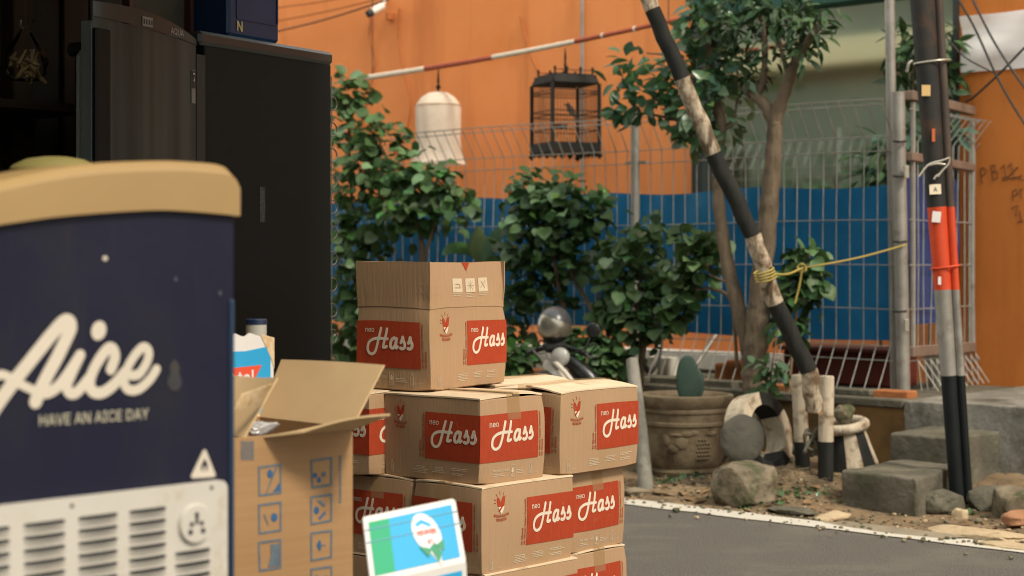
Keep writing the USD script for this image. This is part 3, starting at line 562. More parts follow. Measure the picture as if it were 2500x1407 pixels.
# ------------------------------------------------------------------ plants
def leaf_template(kind):
    if kind == 'round': out = [(0, 0), (.10, .30), (.34, .49), (.62, .47), (.86, .28), (1.0, 0), (.86, -.28), (.62, -.47), (.34, -.49), (.10, -.30)]
    elif kind == 'oval': out = [(0, 0), (.14, .13), (.38, .25), (.64, .24), (.86, .13), (1.0, 0), (.86, -.13), (.64, -.24), (.38, -.25), (.14, -.13)]
    else: out = [(0, 0), (.15, .09), (.38, .165), (.64, .15), (.86, .07), (1.05, 0), (.86, -.07), (.64, -.15), (.38, -.165), (.15, -.09)]
    mid = [(.3, 0), (.62, 0)]
    p = np.array(out + mid, float)
    z = -0.25 * p[:, 0] ** 2 + 0.28 * np.abs(p[:, 1]) + (0.05 * np.sin(np.arange(len(p)) * 2.3) if kind == 'round' else 0)
    f = [(0, 1, 10), (1, 2, 10), (2, 11, 10), (2, 3, 11), (3, 4, 11), (4, 5, 11), (5, 6, 11), (6, 7, 11), (7, 8, 11), (8, 10, 11), (8, 9, 10), (9, 0, 10)]
    return np.column_stack([p, z]), np.array(f)
def plant(name, label, cat, base, blobs, kind, size, n, mats, stems, bark_m, group=None, n_ind=120, up=0.7, rng=1, wts=None, droop=0.3, thick=0.8, partname='crown'):
    g = np.random.default_rng(rng); t = thing(name, label, cat, base, group)
    for pts, r0, r1 in stems:
        q = spline(pts, 6) if len(pts) > 2 else np.array(pts); part(t, 'trunk' if r0 > 0.02 else 'stem', MB().tube(q, np.linspace(r0, r1, len(q)) * (1 + 0.08 * np.sin(np.arange(len(q)) * 1.9)), 10 if r0 > .02 else 6), bark_m, smooth=True)
    T, F = leaf_template(kind); area = np.array([b[2] * b[3] for b in blobs], float); area /= area.sum()
    L = []
    for i in range(n):
        b = blobs[g.choice(len(blobs), p=area)]; c = PV(b[0], b[1], b[4]); s = c[1] / FP
        d = g.normal(size=3); d /= np.linalg.norm(d); rr = g.uniform() ** 0.42 * (1 + 0.42 * (meshkit.noise((d * 2.4 + b[0])[None], 3)[0] - .5) * 2)
        if g.uniform() < .07: rr *= g.uniform(1.05, 1.4)
        pos = c + d * rr * np.array([b[2] * s, thick * min(b[2], b[3]) * s + .03, b[3] * s])
        out = norm(d * np.array([1, 1, 0.4]) + g.normal(size=3) * 0.5); out[2] -= droop; out = norm(out)
        nn = Zv * up + d * 0.5 + g.normal(size=3) * 0.38 + np.array([0.1, -0.2, 0]); nn = norm(nn - out * (nn @ out)); sd = np.cross(nn, out)
        k = size * (0.45 + 0.8 * g.beta(2.2, 2.0))
        v = pos + k * (T[:, :1] * out + T[:, 1:2] * sd + T[:, 2:] * nn)
        h = (pos - c) @ np.array([0.1, -0.5, 0.8]) / (b[3] * s)
        L.append((pos[1] - 0.4 * rr, v, h))
    order = np.argsort([l[0] for l in L]); ind = set(order[:n_ind].tolist()); stuff = {}
    for i, (dd, v, h) in enumerate(L):
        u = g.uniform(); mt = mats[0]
        if len(mats) > 1 and h > 0.15 and u < 0.30: mt = mats[1]  # paler leaves on the upper side paint in the top light
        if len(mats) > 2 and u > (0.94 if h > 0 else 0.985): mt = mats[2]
        if i in ind: part(t, 'leaf', (v, F), mt, smooth=True)
        else: stuff.setdefault(mt.GetPath(), (mt, MB()))[1].add(v, F)
    for k, (mt, mb) in stuff.items(): part(t, partname, mb, mt, smooth=True, kind='stuff')
    return t
VB = 6.85
def gp0(px, v=VB, z=None):
    q = PV(px, 900, v); q[2] = gz(float(q @ Uv), v) if z is None else z; return q
def st(pts, v=VB, base=True):
    out = [PV(x, y, v) for x, y in pts]; return out
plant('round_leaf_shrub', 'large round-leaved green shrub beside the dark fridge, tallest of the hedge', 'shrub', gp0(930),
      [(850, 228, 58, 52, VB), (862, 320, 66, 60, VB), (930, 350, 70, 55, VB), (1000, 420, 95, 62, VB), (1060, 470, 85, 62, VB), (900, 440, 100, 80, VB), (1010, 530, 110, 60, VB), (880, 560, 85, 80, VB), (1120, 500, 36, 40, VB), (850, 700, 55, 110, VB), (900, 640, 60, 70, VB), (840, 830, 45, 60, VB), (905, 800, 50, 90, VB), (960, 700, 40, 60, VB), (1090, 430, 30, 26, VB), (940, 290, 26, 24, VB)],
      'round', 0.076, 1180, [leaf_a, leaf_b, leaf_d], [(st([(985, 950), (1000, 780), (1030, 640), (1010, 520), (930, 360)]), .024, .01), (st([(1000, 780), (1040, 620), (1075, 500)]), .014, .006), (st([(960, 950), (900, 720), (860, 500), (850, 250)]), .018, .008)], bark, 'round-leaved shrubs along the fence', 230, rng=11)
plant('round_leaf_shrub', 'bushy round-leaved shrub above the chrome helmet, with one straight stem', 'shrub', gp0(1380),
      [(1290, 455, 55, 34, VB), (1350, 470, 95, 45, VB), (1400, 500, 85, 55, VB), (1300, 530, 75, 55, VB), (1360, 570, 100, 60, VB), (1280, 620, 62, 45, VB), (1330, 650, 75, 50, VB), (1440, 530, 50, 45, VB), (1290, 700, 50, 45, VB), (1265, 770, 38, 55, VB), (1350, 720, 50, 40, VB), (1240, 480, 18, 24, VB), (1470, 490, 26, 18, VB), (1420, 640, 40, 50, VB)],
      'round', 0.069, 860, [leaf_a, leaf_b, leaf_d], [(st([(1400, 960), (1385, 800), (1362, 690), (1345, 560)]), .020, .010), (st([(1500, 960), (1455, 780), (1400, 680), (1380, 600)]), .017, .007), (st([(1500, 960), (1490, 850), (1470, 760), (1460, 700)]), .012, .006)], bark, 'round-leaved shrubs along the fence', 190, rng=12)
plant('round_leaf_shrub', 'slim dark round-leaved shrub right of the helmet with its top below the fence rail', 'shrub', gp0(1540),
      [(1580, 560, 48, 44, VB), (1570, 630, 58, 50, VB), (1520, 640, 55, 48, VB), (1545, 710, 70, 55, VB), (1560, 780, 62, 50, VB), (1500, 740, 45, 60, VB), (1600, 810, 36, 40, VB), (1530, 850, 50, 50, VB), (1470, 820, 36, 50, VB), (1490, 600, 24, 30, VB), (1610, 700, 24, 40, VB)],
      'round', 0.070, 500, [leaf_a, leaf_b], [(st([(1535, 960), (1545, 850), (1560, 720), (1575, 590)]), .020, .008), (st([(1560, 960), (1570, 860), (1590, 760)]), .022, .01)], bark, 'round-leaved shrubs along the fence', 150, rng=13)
plant('round_leaf_shrub', 'open round-leaved shrub with curved red stems left of the forked tree', 'shrub', gp0(1690, 6.8),
      [(1690, 600, 48, 40, 6.8), (1660, 670, 40, 50, 6.8), (1710, 650, 40, 40, 6.8), (1640, 760, 36, 44, 6.8), (1670, 720, 35, 35, 6.8), (1730, 590, 30, 24, 6.8)],
      'round', 0.072, 270, [leaf_a, leaf_b], [(st([(1800, 900), (1785, 740), (1740, 706), (1690, 705), (1660, 680)], 6.8), .010, .005), (st([(1775, 690), (1735, 670), (1725, 640)], 6.8), .006, .004)], twig, 'round-leaved shrubs along the fence', 110, rng=14)
plant('round_leaf_shrub', 'small round-leaved shrub right of the forked tree where the yellow rope passes', 'shrub', gp0(1950, 6.8),
      [(1965, 630, 38, 34, 6.8), (1985, 680, 30, 30, 6.8), (1950, 700, 40, 45, 6.8), (1935, 640, 22, 20, 6.8), (1975, 730, 24, 24, 6.8), (1930, 800, 32, 40, 6.8)],
      'round', 0.074, 200, [leaf_a, leaf_b], [(st([(1925, 960), (1940, 800), (1958, 680), (1975, 620)], 6.8), .009, .005)], twig, 'round-leaved shrubs along the fence', 90, rng=15)
plant('low_shrub', 'low dark green shrub behind the boxes, just right of the scooter', 'shrub', gp0(1430, 6.6),
      [(1440, 850, 50, 45, 6.7), (1470, 900, 45, 50, 6.7)], 'round', 0.065, 200, [leaf_a, leaf_b], [(st([(1440, 1010), (1435, 920), (1430, 850)], 6.6), .008, .004)], twig, None, 80, rng=16)
plant('low_shrub', 'low bright green plant behind the top box and left of the scooter', 'shrub', gp0(1265, 6.6),
      [(1262, 870, 34, 45, 6.6), (1255, 920, 34, 30, 6.6)], 'oval', 0.085, 190, [leaf_a, leaf_d], [(st([(1275, 1010), (1275, 920), (1270, 850)], 6.6), .008, .004)], twig, None, 80, rng=17)
plant('sapling', 'small sapling with glossy leaves at the foot of the forked tree', 'sapling', gp0(1880, 6.45),
      [(1880, 895, 34, 24, 6.45), (1900, 920, 24, 18, 6.45), (1862, 935, 22, 14, 6.45), (1888, 960, 26, 14, 6.45), (1900, 800, 16, 30, 6.45)], 'oval', 0.075, 62, [leaf_c, leaf_f], [(st([(1880, 1010), (1882, 920), (1900, 800)], 6.45), .006, .003)], twig, None, 60, rng=18)
# banana-like plant
t = thing('broad_leaf_plant', 'young plant with long paddle leaves between the two largest shrubs', 'plant', gp0(1180, 6.9))
def blade(pts, w, v, mt=leaf_f, name='leaf'):
    q = spline([PV(x, y, v + dv) for x, y, dv in pts], 8); n = len(q); tt = np.gradient(q, axis=0); s = np.linspace(0, 1, n)
    wid = w * np.sin(np.pi * np.clip(s * 0.93 + 0.06, 0, 1)) ** 0.7
    side = np.array([norm(np.cross(x, np.array([0.3, 1, 0.25]))) for x in tt]); back = np.array([0, 1.0, 0])
    v_ = np.vstack([q - side * wid[:, None] + back * wid[:, None] * .4, q, q + side * wid[:, None] + back * wid[:, None] * .4]); k = np.arange(n - 1)
    f = np.vstack([np.stack([k, k + 1, k + n + 1, k + n], 1), np.stack([k + n, k + n + 1, k + 2 * n + 1, k + 2 * n], 1)])
    part(t, name, MB().add(v_, f), mt, smooth=True)
blade([(1175, 640, 0), (1168, 600, 0), (1168, 552, 0)], 0.055, 6.9, leaf_b); blade([(1178, 645, 0), (1150, 612, 0), (1105, 606, -.05), (1080, 622, -.1)], 0.035, 6.9, leaf_a); blade([(1182, 640, 0), (1205, 590, 0), (1230, 550, 0)], 0.04, 6.9, leaf_f); blade([(1185, 650, 0), (1215, 640, 0), (1250, 660, 0)], 0.04, 6.9, leaf_a)
part(t, 'stem', MB().tube(spline(st([(1178, 960), (1180, 800), (1178, 640)], 6.9)), .012, 8), leaf_a)

VT = 6.72
tb = gp0(1850, VT)
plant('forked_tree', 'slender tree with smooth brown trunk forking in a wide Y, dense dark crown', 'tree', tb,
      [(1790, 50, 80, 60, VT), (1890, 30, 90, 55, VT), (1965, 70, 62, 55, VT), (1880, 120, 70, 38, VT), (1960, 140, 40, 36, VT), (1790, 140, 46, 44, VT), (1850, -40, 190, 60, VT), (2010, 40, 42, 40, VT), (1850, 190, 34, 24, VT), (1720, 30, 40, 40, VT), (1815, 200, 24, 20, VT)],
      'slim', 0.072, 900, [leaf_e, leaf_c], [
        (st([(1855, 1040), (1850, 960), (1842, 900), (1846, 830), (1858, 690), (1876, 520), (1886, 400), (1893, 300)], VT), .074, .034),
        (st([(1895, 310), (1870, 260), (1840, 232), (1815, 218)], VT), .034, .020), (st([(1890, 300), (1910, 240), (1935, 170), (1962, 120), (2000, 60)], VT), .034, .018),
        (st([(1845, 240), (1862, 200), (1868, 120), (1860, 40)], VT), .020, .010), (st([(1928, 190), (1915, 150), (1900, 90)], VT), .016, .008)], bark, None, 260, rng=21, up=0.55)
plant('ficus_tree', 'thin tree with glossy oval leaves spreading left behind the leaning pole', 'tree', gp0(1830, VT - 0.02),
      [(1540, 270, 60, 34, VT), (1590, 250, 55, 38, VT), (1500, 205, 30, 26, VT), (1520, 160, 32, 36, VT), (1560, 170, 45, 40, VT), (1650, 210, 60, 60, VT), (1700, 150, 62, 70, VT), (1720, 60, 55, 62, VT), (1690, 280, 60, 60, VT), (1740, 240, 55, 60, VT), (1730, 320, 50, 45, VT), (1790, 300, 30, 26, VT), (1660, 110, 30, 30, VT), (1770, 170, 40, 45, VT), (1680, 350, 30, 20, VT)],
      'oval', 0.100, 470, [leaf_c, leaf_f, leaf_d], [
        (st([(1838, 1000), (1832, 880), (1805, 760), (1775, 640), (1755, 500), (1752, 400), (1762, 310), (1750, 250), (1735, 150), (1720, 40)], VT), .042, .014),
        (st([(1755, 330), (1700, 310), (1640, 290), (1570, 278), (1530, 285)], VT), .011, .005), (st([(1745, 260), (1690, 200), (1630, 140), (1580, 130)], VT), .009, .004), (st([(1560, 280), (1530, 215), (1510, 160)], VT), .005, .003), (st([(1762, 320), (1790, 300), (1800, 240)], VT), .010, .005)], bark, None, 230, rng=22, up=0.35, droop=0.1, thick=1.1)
for k in range(9):    # exposed roots at the base of the tree
    a = k * 0.7; r = tb + np.array([math.cos(a), math.sin(a), 0]) * rnd.uniform(.12, .3)
    part('/World/forked_tree', 'root', MB().tube(spline([tb + Zv * 0.35 + np.array([math.cos(a), math.sin(a), 0]) * .03, tb + Zv * .14 + (r - tb) * .5, r + Zv * 0.0 - Zv * .04]), np.linspace(.022, .010, 21), 8), bark_dark, smooth=True)
# greenery behind the fence near the gate
plant('terrace_shrub', 'leafy green shrub behind the fence just left of the corner post', 'shrub', PV(2130, 900, 7.75) * np.array([1, 1, 0]) + Zv * .37,
      [(2140, 400, 50, 30, 7.75), (2120, 430, 40, 24, 7.75), (2165, 350, 30, 30, 7.75), (2160, 440, 40, 30, 7.75)], 'slim', 0.12, 80, [leaf_a, leaf_f], [(st([(2150, 890), (2150, 600), (2140, 420)], 7.75), .008, .004)], twig, None, 50, rng=31)
plant('terrace_shrub', 'blue-green leafy shrub behind the wire gate and utility pole', 'shrub', PV(2270, 900, 7.95) * np.array([1, 1, 0]) + Zv * .37,
      [(2220, 320, 34, 22, 7.95), (2300, 330, 46, 16, 7.95), (2240, 390, 40, 26, 7.95), (2330, 320, 34, 16, 7.95)], 'slim', 0.12, 70, [leaf_f, leaf_a], [(st([(2270, 890), (2270, 600), (2265, 340)], 7.95), .008, .004)], twig, None, 50, rng=32)
plant('terrace_shrub', 'added shrub standing in for dark foliage reflected in the window beside the utility pole top', 'shrub', PV(2210, 900, 7.98) * np.array([1, 1, 0]) + Zv * .37,
      [(2200, 120, 36, 60, 7.98), (2270, 110, 60, 60, 7.98), (2300, 200, 40, 50, 7.98), (2210, 190, 34, 40, 7.98)], 'slim', 0.13, 150, [leaf_e, leaf_a], [(st([(2225, 890), (2225, 600), (2230, 160)], 7.98), .010, .004)], twig, None, 70, rng=33)  # leaves placed before the pane in place of a reflection

# ------------------------------------------------------------------ scooter with helmet
hp = PV(1355, 795, 6.3); S3 = hp[1] / FP; fwd = norm(np.array([-0.25, -1, 0])); sdv = np.array([-fwd[1], fwd[0], 0])
t = thing('scooter', 'black and white scooter parked among the shrubs behind the boxes', 'scooter', np.array([hp[0], hp[1], gz(float(hp @ Uv), 6.3)]))
gr = np.array([hp[0], hp[1], gz(float(hp @ Uv), 6.3)])
def sp(px, py, dv=0.0): return PV(px, py, 6.3 + dv)
part(t, 'front_fairing', MB().tube(spline([sp(1325, 868, -.05), sp(1352, 905, -.08), sp(1378, 950, -.1), sp(1380, 1020, -.08)]), [.018] * 6 + [.035] * 8 + [.05] * 6 + [.04] * (len(spline([(0, 0, 0)] * 4)) - 20), 12), moto_white, smooth=True)
part(t, 'side_fairing', MB().tube(spline([sp(1385, 880, 0), sp(1420, 905, .02), sp(1450, 950, .05), sp(1440, 1040, .05)]), np.linspace(.03, .06, 31), 12), moto_black, smooth=True)
part(t, 'fairing_stripe', MB().tube(spline([sp(1350, 880, -.12), sp(1380, 910, -.14), sp(1410, 950, -.14)]), [.012] * 21, 8), moto_white, smooth=True)
part(t, 'handlebar', MB().tube(spline([sp(1290, 862, 0), sp(1330, 850, 0), sp(1385, 850, .02), sp(1440, 868, .02)]), .014, 8), moto_black, smooth=True)
part(t, 'headlamp', MB().lathe([(.001, .03), (.035, .026), (.045, .012), (.047, 0), (.03, -.03), (.001, -.04)], sp(1368, 872, -.10), 20, sdv, Zv, fwd), M('lamp_glass', (0.35, 0.34, 0.31), rough=.1, spec=.8), smooth=True)
for px_, py_ in ((1303, 838), (1432, 846)):
    part(t, 'lever', MB().tube(spline([sp(px_, py_ + 18, -.02), sp(px_ + 8, py_ + 26, -.08), sp(px_ + 26, py_ + 24, -.08)]), .005, 6), steel, smooth=True); part(t, 'brake_cable', MB().tube(spline([sp(px_ + 6, py_ + 20, -.03), sp(px_ + 20, py_ - 6, -.08), sp(1368, 880, -.07)]), .004, 6), black, smooth=True)
part(t, 'mirror', MB().lathe([(.001, .008), (.03, .006), (.036, 0), (.03, -.006), (.001, -.008)], sp(1448, 806, .02), 18, sdv, Zv, fwd), moto_black, smooth=True); part(t, 'mirror_stem', MB().tube([sp(1425, 862, .02), sp(1438, 835, .02), sp(1446, 812, .03)], .005, 6), moto_black)
part(t, 'steering_column', MB().tube([sp(1360, 850, 0), sp(1375, 1060, .0)], 0.035, 10), moto_black, smooth=True)
part(t, 'seat', MB().box(sp(1420, 965, 0.35), (0.09, 0.3, 0.04), sdv, fwd, Zv, 0.03), black)
for dv in (-0.25, 0.75):
    c = gr - fwd * dv + Zv * 0.22
    w = part(t, 'wheel', MB().tube([c + 0.2 * (math.cos(a) * fwd + math.sin(a) * Zv) for a in np.linspace(0, 2 * np.pi, 30)], 0.035, 8, False), black, smooth=True)
    part(w, 'hub', MB().tube([c - sdv * .04, c + sdv * .04], 0.05, 12), steel)
hc = PV(1354, 795, 6.22); R = 42 * hp[1] / FP
t = thing('helmet', 'shiny silver open-face helmet hung on the scooter handlebar', 'helmet', hc - Zv * R)
m = trimesh.creation.icosphere(4); v = np.asarray(m.vertices) * np.array([R, R * 1.12, R * 1.1]); k = np.asarray(m.faces)
k = k[(v[k].mean(1)[:, 2] > -R * .62)]
part(t, 'shell', (v + hc, k), helmet_m, smooth=True)
v2 = np.asarray(m.vertices) * np.array([R * .93, R * 1.05, R * 1.03]); part(t, 'lining', (v2 + hc - Zv * .003, np.asarray(m.faces)[:, ::-1]), black, smooth=True)
v3 = np.asarray(m.vertices) * np.array([R, R * 1.12, R * 1.1]) * 1.012; k3 = np.asarray(m.faces); cen = v3[k3].mean(1); k3 = k3[(cen[:, 2] > R * .42 - cen[:, 0] * .35)]
part(t, 'painted_top', (v3 + hc, k3), helmet_d, smooth=True)
part(t, 'strap', MB().tube(spline([hc + np.array([-R * .7, 0, -R * .5]), hc + np.array([-.02, -.03, -R * 1.5]), hc + np.array([R * .7, 0, -R * .5])]), .006, 6), black, smooth=True)
part(t, 'chin_cup', MB().box(hc + np.array([0.0, -.02, -R * 1.2]), (R * .7, R * .4, R * .35), bev=.02), black)

# ------------------------------------------------------------------ things on the verge
pc = PG(1672, 1168, 0.02); pc = pc + norm(pc * np.array([1, 1, 0])) * 0.19
S4 = pc[1] / FP
prof = [(0.0, .0), (.165, 0), (.172, .02), (.162, .035), (.172, .05), (.176, .07), (.183, .10), (.192, .18), (.197, .225), (.205, .233), (.205, .245), (.198, .250), (.200, .285), (.207, .292), (.207, .303), (.202, .31), (.215, .325), (.218, .34), (.224, .352), (.222, .366), (.205, .370), (.196, .362), (.19, .34), (0, .335)]
t = thing('clay_pot', 'large weathered clay pot with ribbed rim and relief between leaning post and rocks', 'pot', pc)
part(t, 'body', MB().lathe(prof, pc, 72, wob=lambda a, z: 0.004 * np.sin(a * 3) + (0.006 * np.sin(a * 60) if abs(z - .359) < .009 else 0)), terracotta, smooth=35)
part(t, 'soil', MB().lathe([(0.19, .345), (.1, .352), (0.001, .356)], pc, 24), soil, smooth=True)
def relief(th, z, rx, rz, h, name='relief'):
    m = trimesh.creation.icosphere(2); d = np.array([math.cos(th), math.sin(th), 0]); tn = np.array([-math.sin(th), math.cos(th), 0])
    rr = 0.183 + (z - .1) * .11
    v = np.asarray(m.vertices); part(t, name, (pc + d * rr + Zv * z + v[:, :1] * rx * tn + v[:, 1:2] * h * d + v[:, 2:] * rz * Zv, m.faces), terracotta, smooth=True)
for k in range(28):
    i, j = k % 5, k // 5; relief(-1.36 + i * .075 + (j % 2) * .037, .085 + j * .0175, .0062, .0072, .007, 'grape')
for th, z, rx, rz in ((-1.75, .16, .03, .03), (-1.95, .13, .025, .02), (-1.6, .20, .028, .014), (-1.45, .205, .022, .012), (-2.15, .17, .02, .028), (-1.85, .195, .03, .008), (-1.0, .2, .03, .012)): relief(th, z, rx, rz, .006, 'leaf_relief')
t = thing('paddle_cactus', 'flat green paddle-shaped cactus pad growing from the clay pot', 'cactus', pc + Zv * .35)
pd = pc + np.array([0.008, -0.05, .35]); m = trimesh.creation.icosphere(3); v = np.asarray(m.vertices)
v = np.stack([np.sign(v[:, 0]) * np.abs(v[:, 0]) ** .8 * .054 * (1 - .06 * v[:, 2]), v[:, 1] * .011, (v[:, 2] + .85) * .108], 1); part(t, 'pad', (pd + v, m.faces), M('cactus', (0.020, 0.050, 0.034), (0.030, 0.062, 0.042), scale=30, rough=0.6), smooth=True)
v = np.asarray(m.vertices); v = np.stack([v[:, 0] * .03, v[:, 1] * .012, (v[:, 2] + .9) * .07], 1); part(t, 'pad', (pd + np.array([.05, .03, 0]) + v, m.faces), MATS['cactus'], smooth=True)

a, b = PG(1580, 1190, .03), P(1543, 880, 7.75)
t = thing('leaning_post', 'grey concrete post leaning against the left side of the clay pot', 'post', a)
part(t, 'shaft', MB().tube([a - Zv * .05, a + (b - a) * .5, b], [.034, .032, .028], 12), concrete_grey, smooth=True)

def ring_half(c, R, r, w, n=40, a0=0.0, a1=2 * np.pi, ax=None, up=None):
    ax = norm(ax); up = norm(up - ax * (up @ ax)); sd = np.cross(ax, up); V, F = [], []
    prof = [(R, -w), (R, w), (r, w), (r, -w)]
    A = np.linspace(a0, a1, n)
    for a in A:
        for rr, h in prof: V.append(c + rr * (math.cos(a) * up + math.sin(a) * sd) + ax * h)
    for i in range(n - 1):
        for k in range(4): F.append([i * 4 + k, i * 4 + (k + 1) % 4, (i + 1) * 4 + (k + 1) % 4, (i + 1) * 4 + k])
    for i in (0, n - 1): F.append([i * 4, i * 4 + 1, i * 4 + 2, i * 4 + 3])
    return np.array(V), np.array(F)
tc_ = P(1852, 1062, 7.50); axd = norm(np.array([0.72, -0.66, 0.22]))
t = thing('painted_tyre', 'old tyre painted in white and black sections standing against the tree roots', 'tyre', np.array([tc_[0], tc_[1], gz(float(tc_ @ Uv), float(tc_ @ Vv))]))
for a0, a1, mt_ in ((.05, 1.75, white_wood), (-1.0, .05, black_wood), (-2.3, -1.0, white_wood), (1.75, 3.98, black_wood)):
    part(t, 'tread_section', MB().add(*ring_half(tc_, 0.182, 0.125, 0.05, 26, a0, a1 - .015, axd, Zv)), mt_, smooth=30)
sc = P(1812, 1072, 7.28); t = thing('flat_stone', 'upright dark grey oval stone leaning in front of the painted tyre', 'stone', np.array([sc[0], sc[1], gz(float(sc @ Uv), float(sc @ Vv))]))
m = trimesh.creation.icosphere(4); v = np.asarray(m.vertices) * np.array([.094, .03, .104]); v += (meshkit.fbm(v * 14, 3, 5) - .5)[:, None] * .012; part(t, 'stone', (v + sc, m.faces), grey_stone, smooth=True)

bc = PV(2076, 1142, 6.72); bc[2] = gz(float(bc @ Uv), 6.72) + .01
t = thing('striped_planter', 'round planter cut from a tyre with white and black stripes behind the stumps', 'planter', bc)
tilt = norm(np.array([-.16, -.12, 1])); bx_ = norm(np.cross(np.array([0, 1, 0]), tilt)); by_ = np.cross(tilt, bx_)
for k in range(10):
    a0, a1 = k * 2 * np.pi / 10, (k + 1) * 2 * np.pi / 10; A = np.linspace(a0, a1, 5); V = []
    for (r, z) in ((.125, 0), (.105, .08), (.085, .17), (.075, .17), (.09, .06), (.1, 0)):
        for a in A: V.append(bc + r * (math.cos(a) * bx_ + math.sin(a) * by_) + z * tilt)
    F = [[i * 5 + j, i * 5 + j + 1, (i + 1) * 5 + j + 1, (i + 1) * 5 + j] for i in range(5) for j in range(4)]
    part(t, 'stripe', MB().add(np.array(V), F), white_wood if k % 2 else black_wood, smooth=40)
part(t, 'rim', MB().tube([bc + tilt * .185 + .088 * (math.cos(a) * bx_ + math.sin(a) * by_) for a in np.linspace(0, 2 * np.pi, 30)], .024, 8, False), white_wood, smooth=True)
part(t, 'soil', MB().lathe([(.085, .16), (.001, .17)], bc, 16, bx_, by_, tilt), soil)

for k, (xt, yt, xb, yb, lab) in enumerate([(1949, 915, 1962, 1185, 'short wooden stump post painted white above and black below, left of the pair'), (2018, 918, 2015, 1200, 'short wooden stump post painted white above and black below, right of the pair')]):
    b = PG(xb, yb, .03); a = P(xt, yt, b[1]); f = lambda y: b + (a - b) * ((yb - y) / (yb - yt))
    t = thing('stump_post', lab, 'post', b, 'painted stump posts beside the leaning pole')
    part(t, 'black_band', MB().tube([b - Zv * .05, f(1140), f(1078)], .033, 14), black_wood, smooth=40)
    part(t, 'white_band', MB().tube([f(1078), f(1000), f(yt + 4), a], [.0325, .032, .032, .029], 14), white_wood, smooth=40)
part(thing('wire_coil', 'tangle of grey wire and cloth between the two stump posts', 'wire', P(1985, 1080, 7.3)), 'coil', MB().tube(spline([P(1985 + 22 * math.sin(i * 1.7), 1080 + 34 * math.cos(i * 2.3), 7.3 + .05 * math.sin(i * 3.1)) for i in range(16)]), .007, 6), rock_dark, smooth=True)

pale_wood = M('peeling_white_wood', (0.37, 0.30, 0.215), (0.46, 0.385, 0.285), scale=1, stretch=(30, 30, 5), rough=0.85, spec=0.15, bump=0.6, bscale=2, c3=(0.13, 0.085, 0.05), s3=15, lo3=0.43, hi3=0.60, streak=(0.10, 0.07, 0.045), slo=.52, shi=.62, sst=(26, 26, 5))
pts = [(1988, 1003), (1975, 905), (1893, 742), (1838, 575), (1742, 375), (1665, 192), (1592, 22), (1500, -200)]
bands = [(pale_wood, 'white_band'), (black_wood, 'black_band')] * 3 + [(pale_wood, 'white_band')]
t = thing('leaning_pole', 'long wooden pole in black and white bands leaning left across the tree', 'pole', P(1988, 1003, 7.15))
for k in range(7):
    a, b = P(*pts[k], 7.15 - .03 * k), P(*pts[k + 1], 7.15 - .03 * (k + 1)); q = [a + (b - a) * f for f in np.linspace(0, 1, 6)]
    q = [x + np.array([.004 * math.sin(i * 2 + k), 0, 0]) * (0 < i < 5) for i, x in enumerate(q)]
    part(t, bands[k][1], MB().tube(q, np.linspace(.0375 - .0008 * k, .0367 - .0008 * k, 6), 14), bands[k][0], smooth=40)
part(t, 'cut_end', MB().tube([P(1986, 1006, 7.15), P(1988, 1000, 7.15)], .036, 14), raw_wood)

t = thing('yellow_rope', 'thin yellow rope tied from the leaning pole to the fence corner post', 'rope', P(1870, 672, 7.1))
c = P(1868, 672, 7.02); pdir = norm(P(1893, 742, 7.1) - P(1838, 575, 7.1)); e1 = norm(np.cross(pdir, np.array([0, 1, 0]))); e2 = np.cross(pdir, e1)
for k in range(4): part(t, 'wrap', MB().tube([c + pdir * (k - 1.5) * .012 + 0.041 * (math.cos(a) * e1 + math.sin(a) * e2) + pdir * .006 * math.sin(a) for a in np.linspace(0, 2 * np.pi, 24)], .0042, 6, False), rope_y, smooth=True)
r1, r2, r3 = P(1888, 670, 7.0), P(1958, 655, 7.35), P(2212, 598, 8.08)
part(t, 'cord', MB().tube(spline([r1, (r1 + r2) / 2 - Zv * .012, r2]), .005, 6), rope_y, smooth=True)
part(t, 'cord', MB().tube(spline([r2, (r2 + r3) / 2 - Zv * .01, r3]), .0045, 6), rope_y, smooth=True)
part(t, 'knot', MB().tube(spline([r2 + .017 * np.array([math.cos(a), .3 * math.sin(3 * a), math.sin(a)]) for a in np.linspace(0, 7, 12)]), .005, 6), rope_y, smooth=True)
part(t, 'loose_end', MB().tube(spline([r2, r2 + np.array([-.01, 0, -.07]), r2 + np.array([-.03, 0, -.15])]), .005, 6), rope_y, smooth=True)

# utility pole
pb_, pt_ = P(2336, 1200, 7.0), P(2238, -200, 6.95)
dirp = norm(pt_ - pb_)
def pole_at(py): return pb_ + (pt_ - pb_) * ((1200 - py) / 1400.0)
t = thing('utility_pole', 'leaning utility pole painted black, grey and orange beside the steps', 'pole', pb_)
rad = lambda y: .030 + .020 * ((1200 - y) / 1200) ** 1.5 if y < 1200 else .030
nm = [(1230, 915, pole_black, 'black_band'), (915, 705, galv, 'grey_band'), (705, 503, orange_paint, 'orange_band'), (503, -700, pole_dark, 'dark_band')]
sidev = np.array([1.0, -.1, 0])
for y0, y1, mt, n_ in nm:
    ys = np.linspace(y0, y1, 8); part(t, n_, MB().tube([pole_at(y) for y in ys], [rad(y) for y in ys], 20), mt, smooth=50)
    part(t, 'conduit', MB().tube([pole_at(y) + sidev * (rad(y) + .0145) + np.array([0, -.006, 0]) for y in ys], .0165, 12), mt if mt is not pole_dark else pole_brown, smooth=50)
for y in (150, 650): part(t, 'strap', MB().tube([pole_at(y) + (rad(y) + .004) * np.array([math.cos(a) * 1.45 + .42, math.sin(a), 0]) + Zv * (.008 * math.cos(a)) for a in np.linspace(0, 2 * np.pi, 24)], .0045, 6, False), tinfoil if y == 150 else orange_paint, smooth=True)
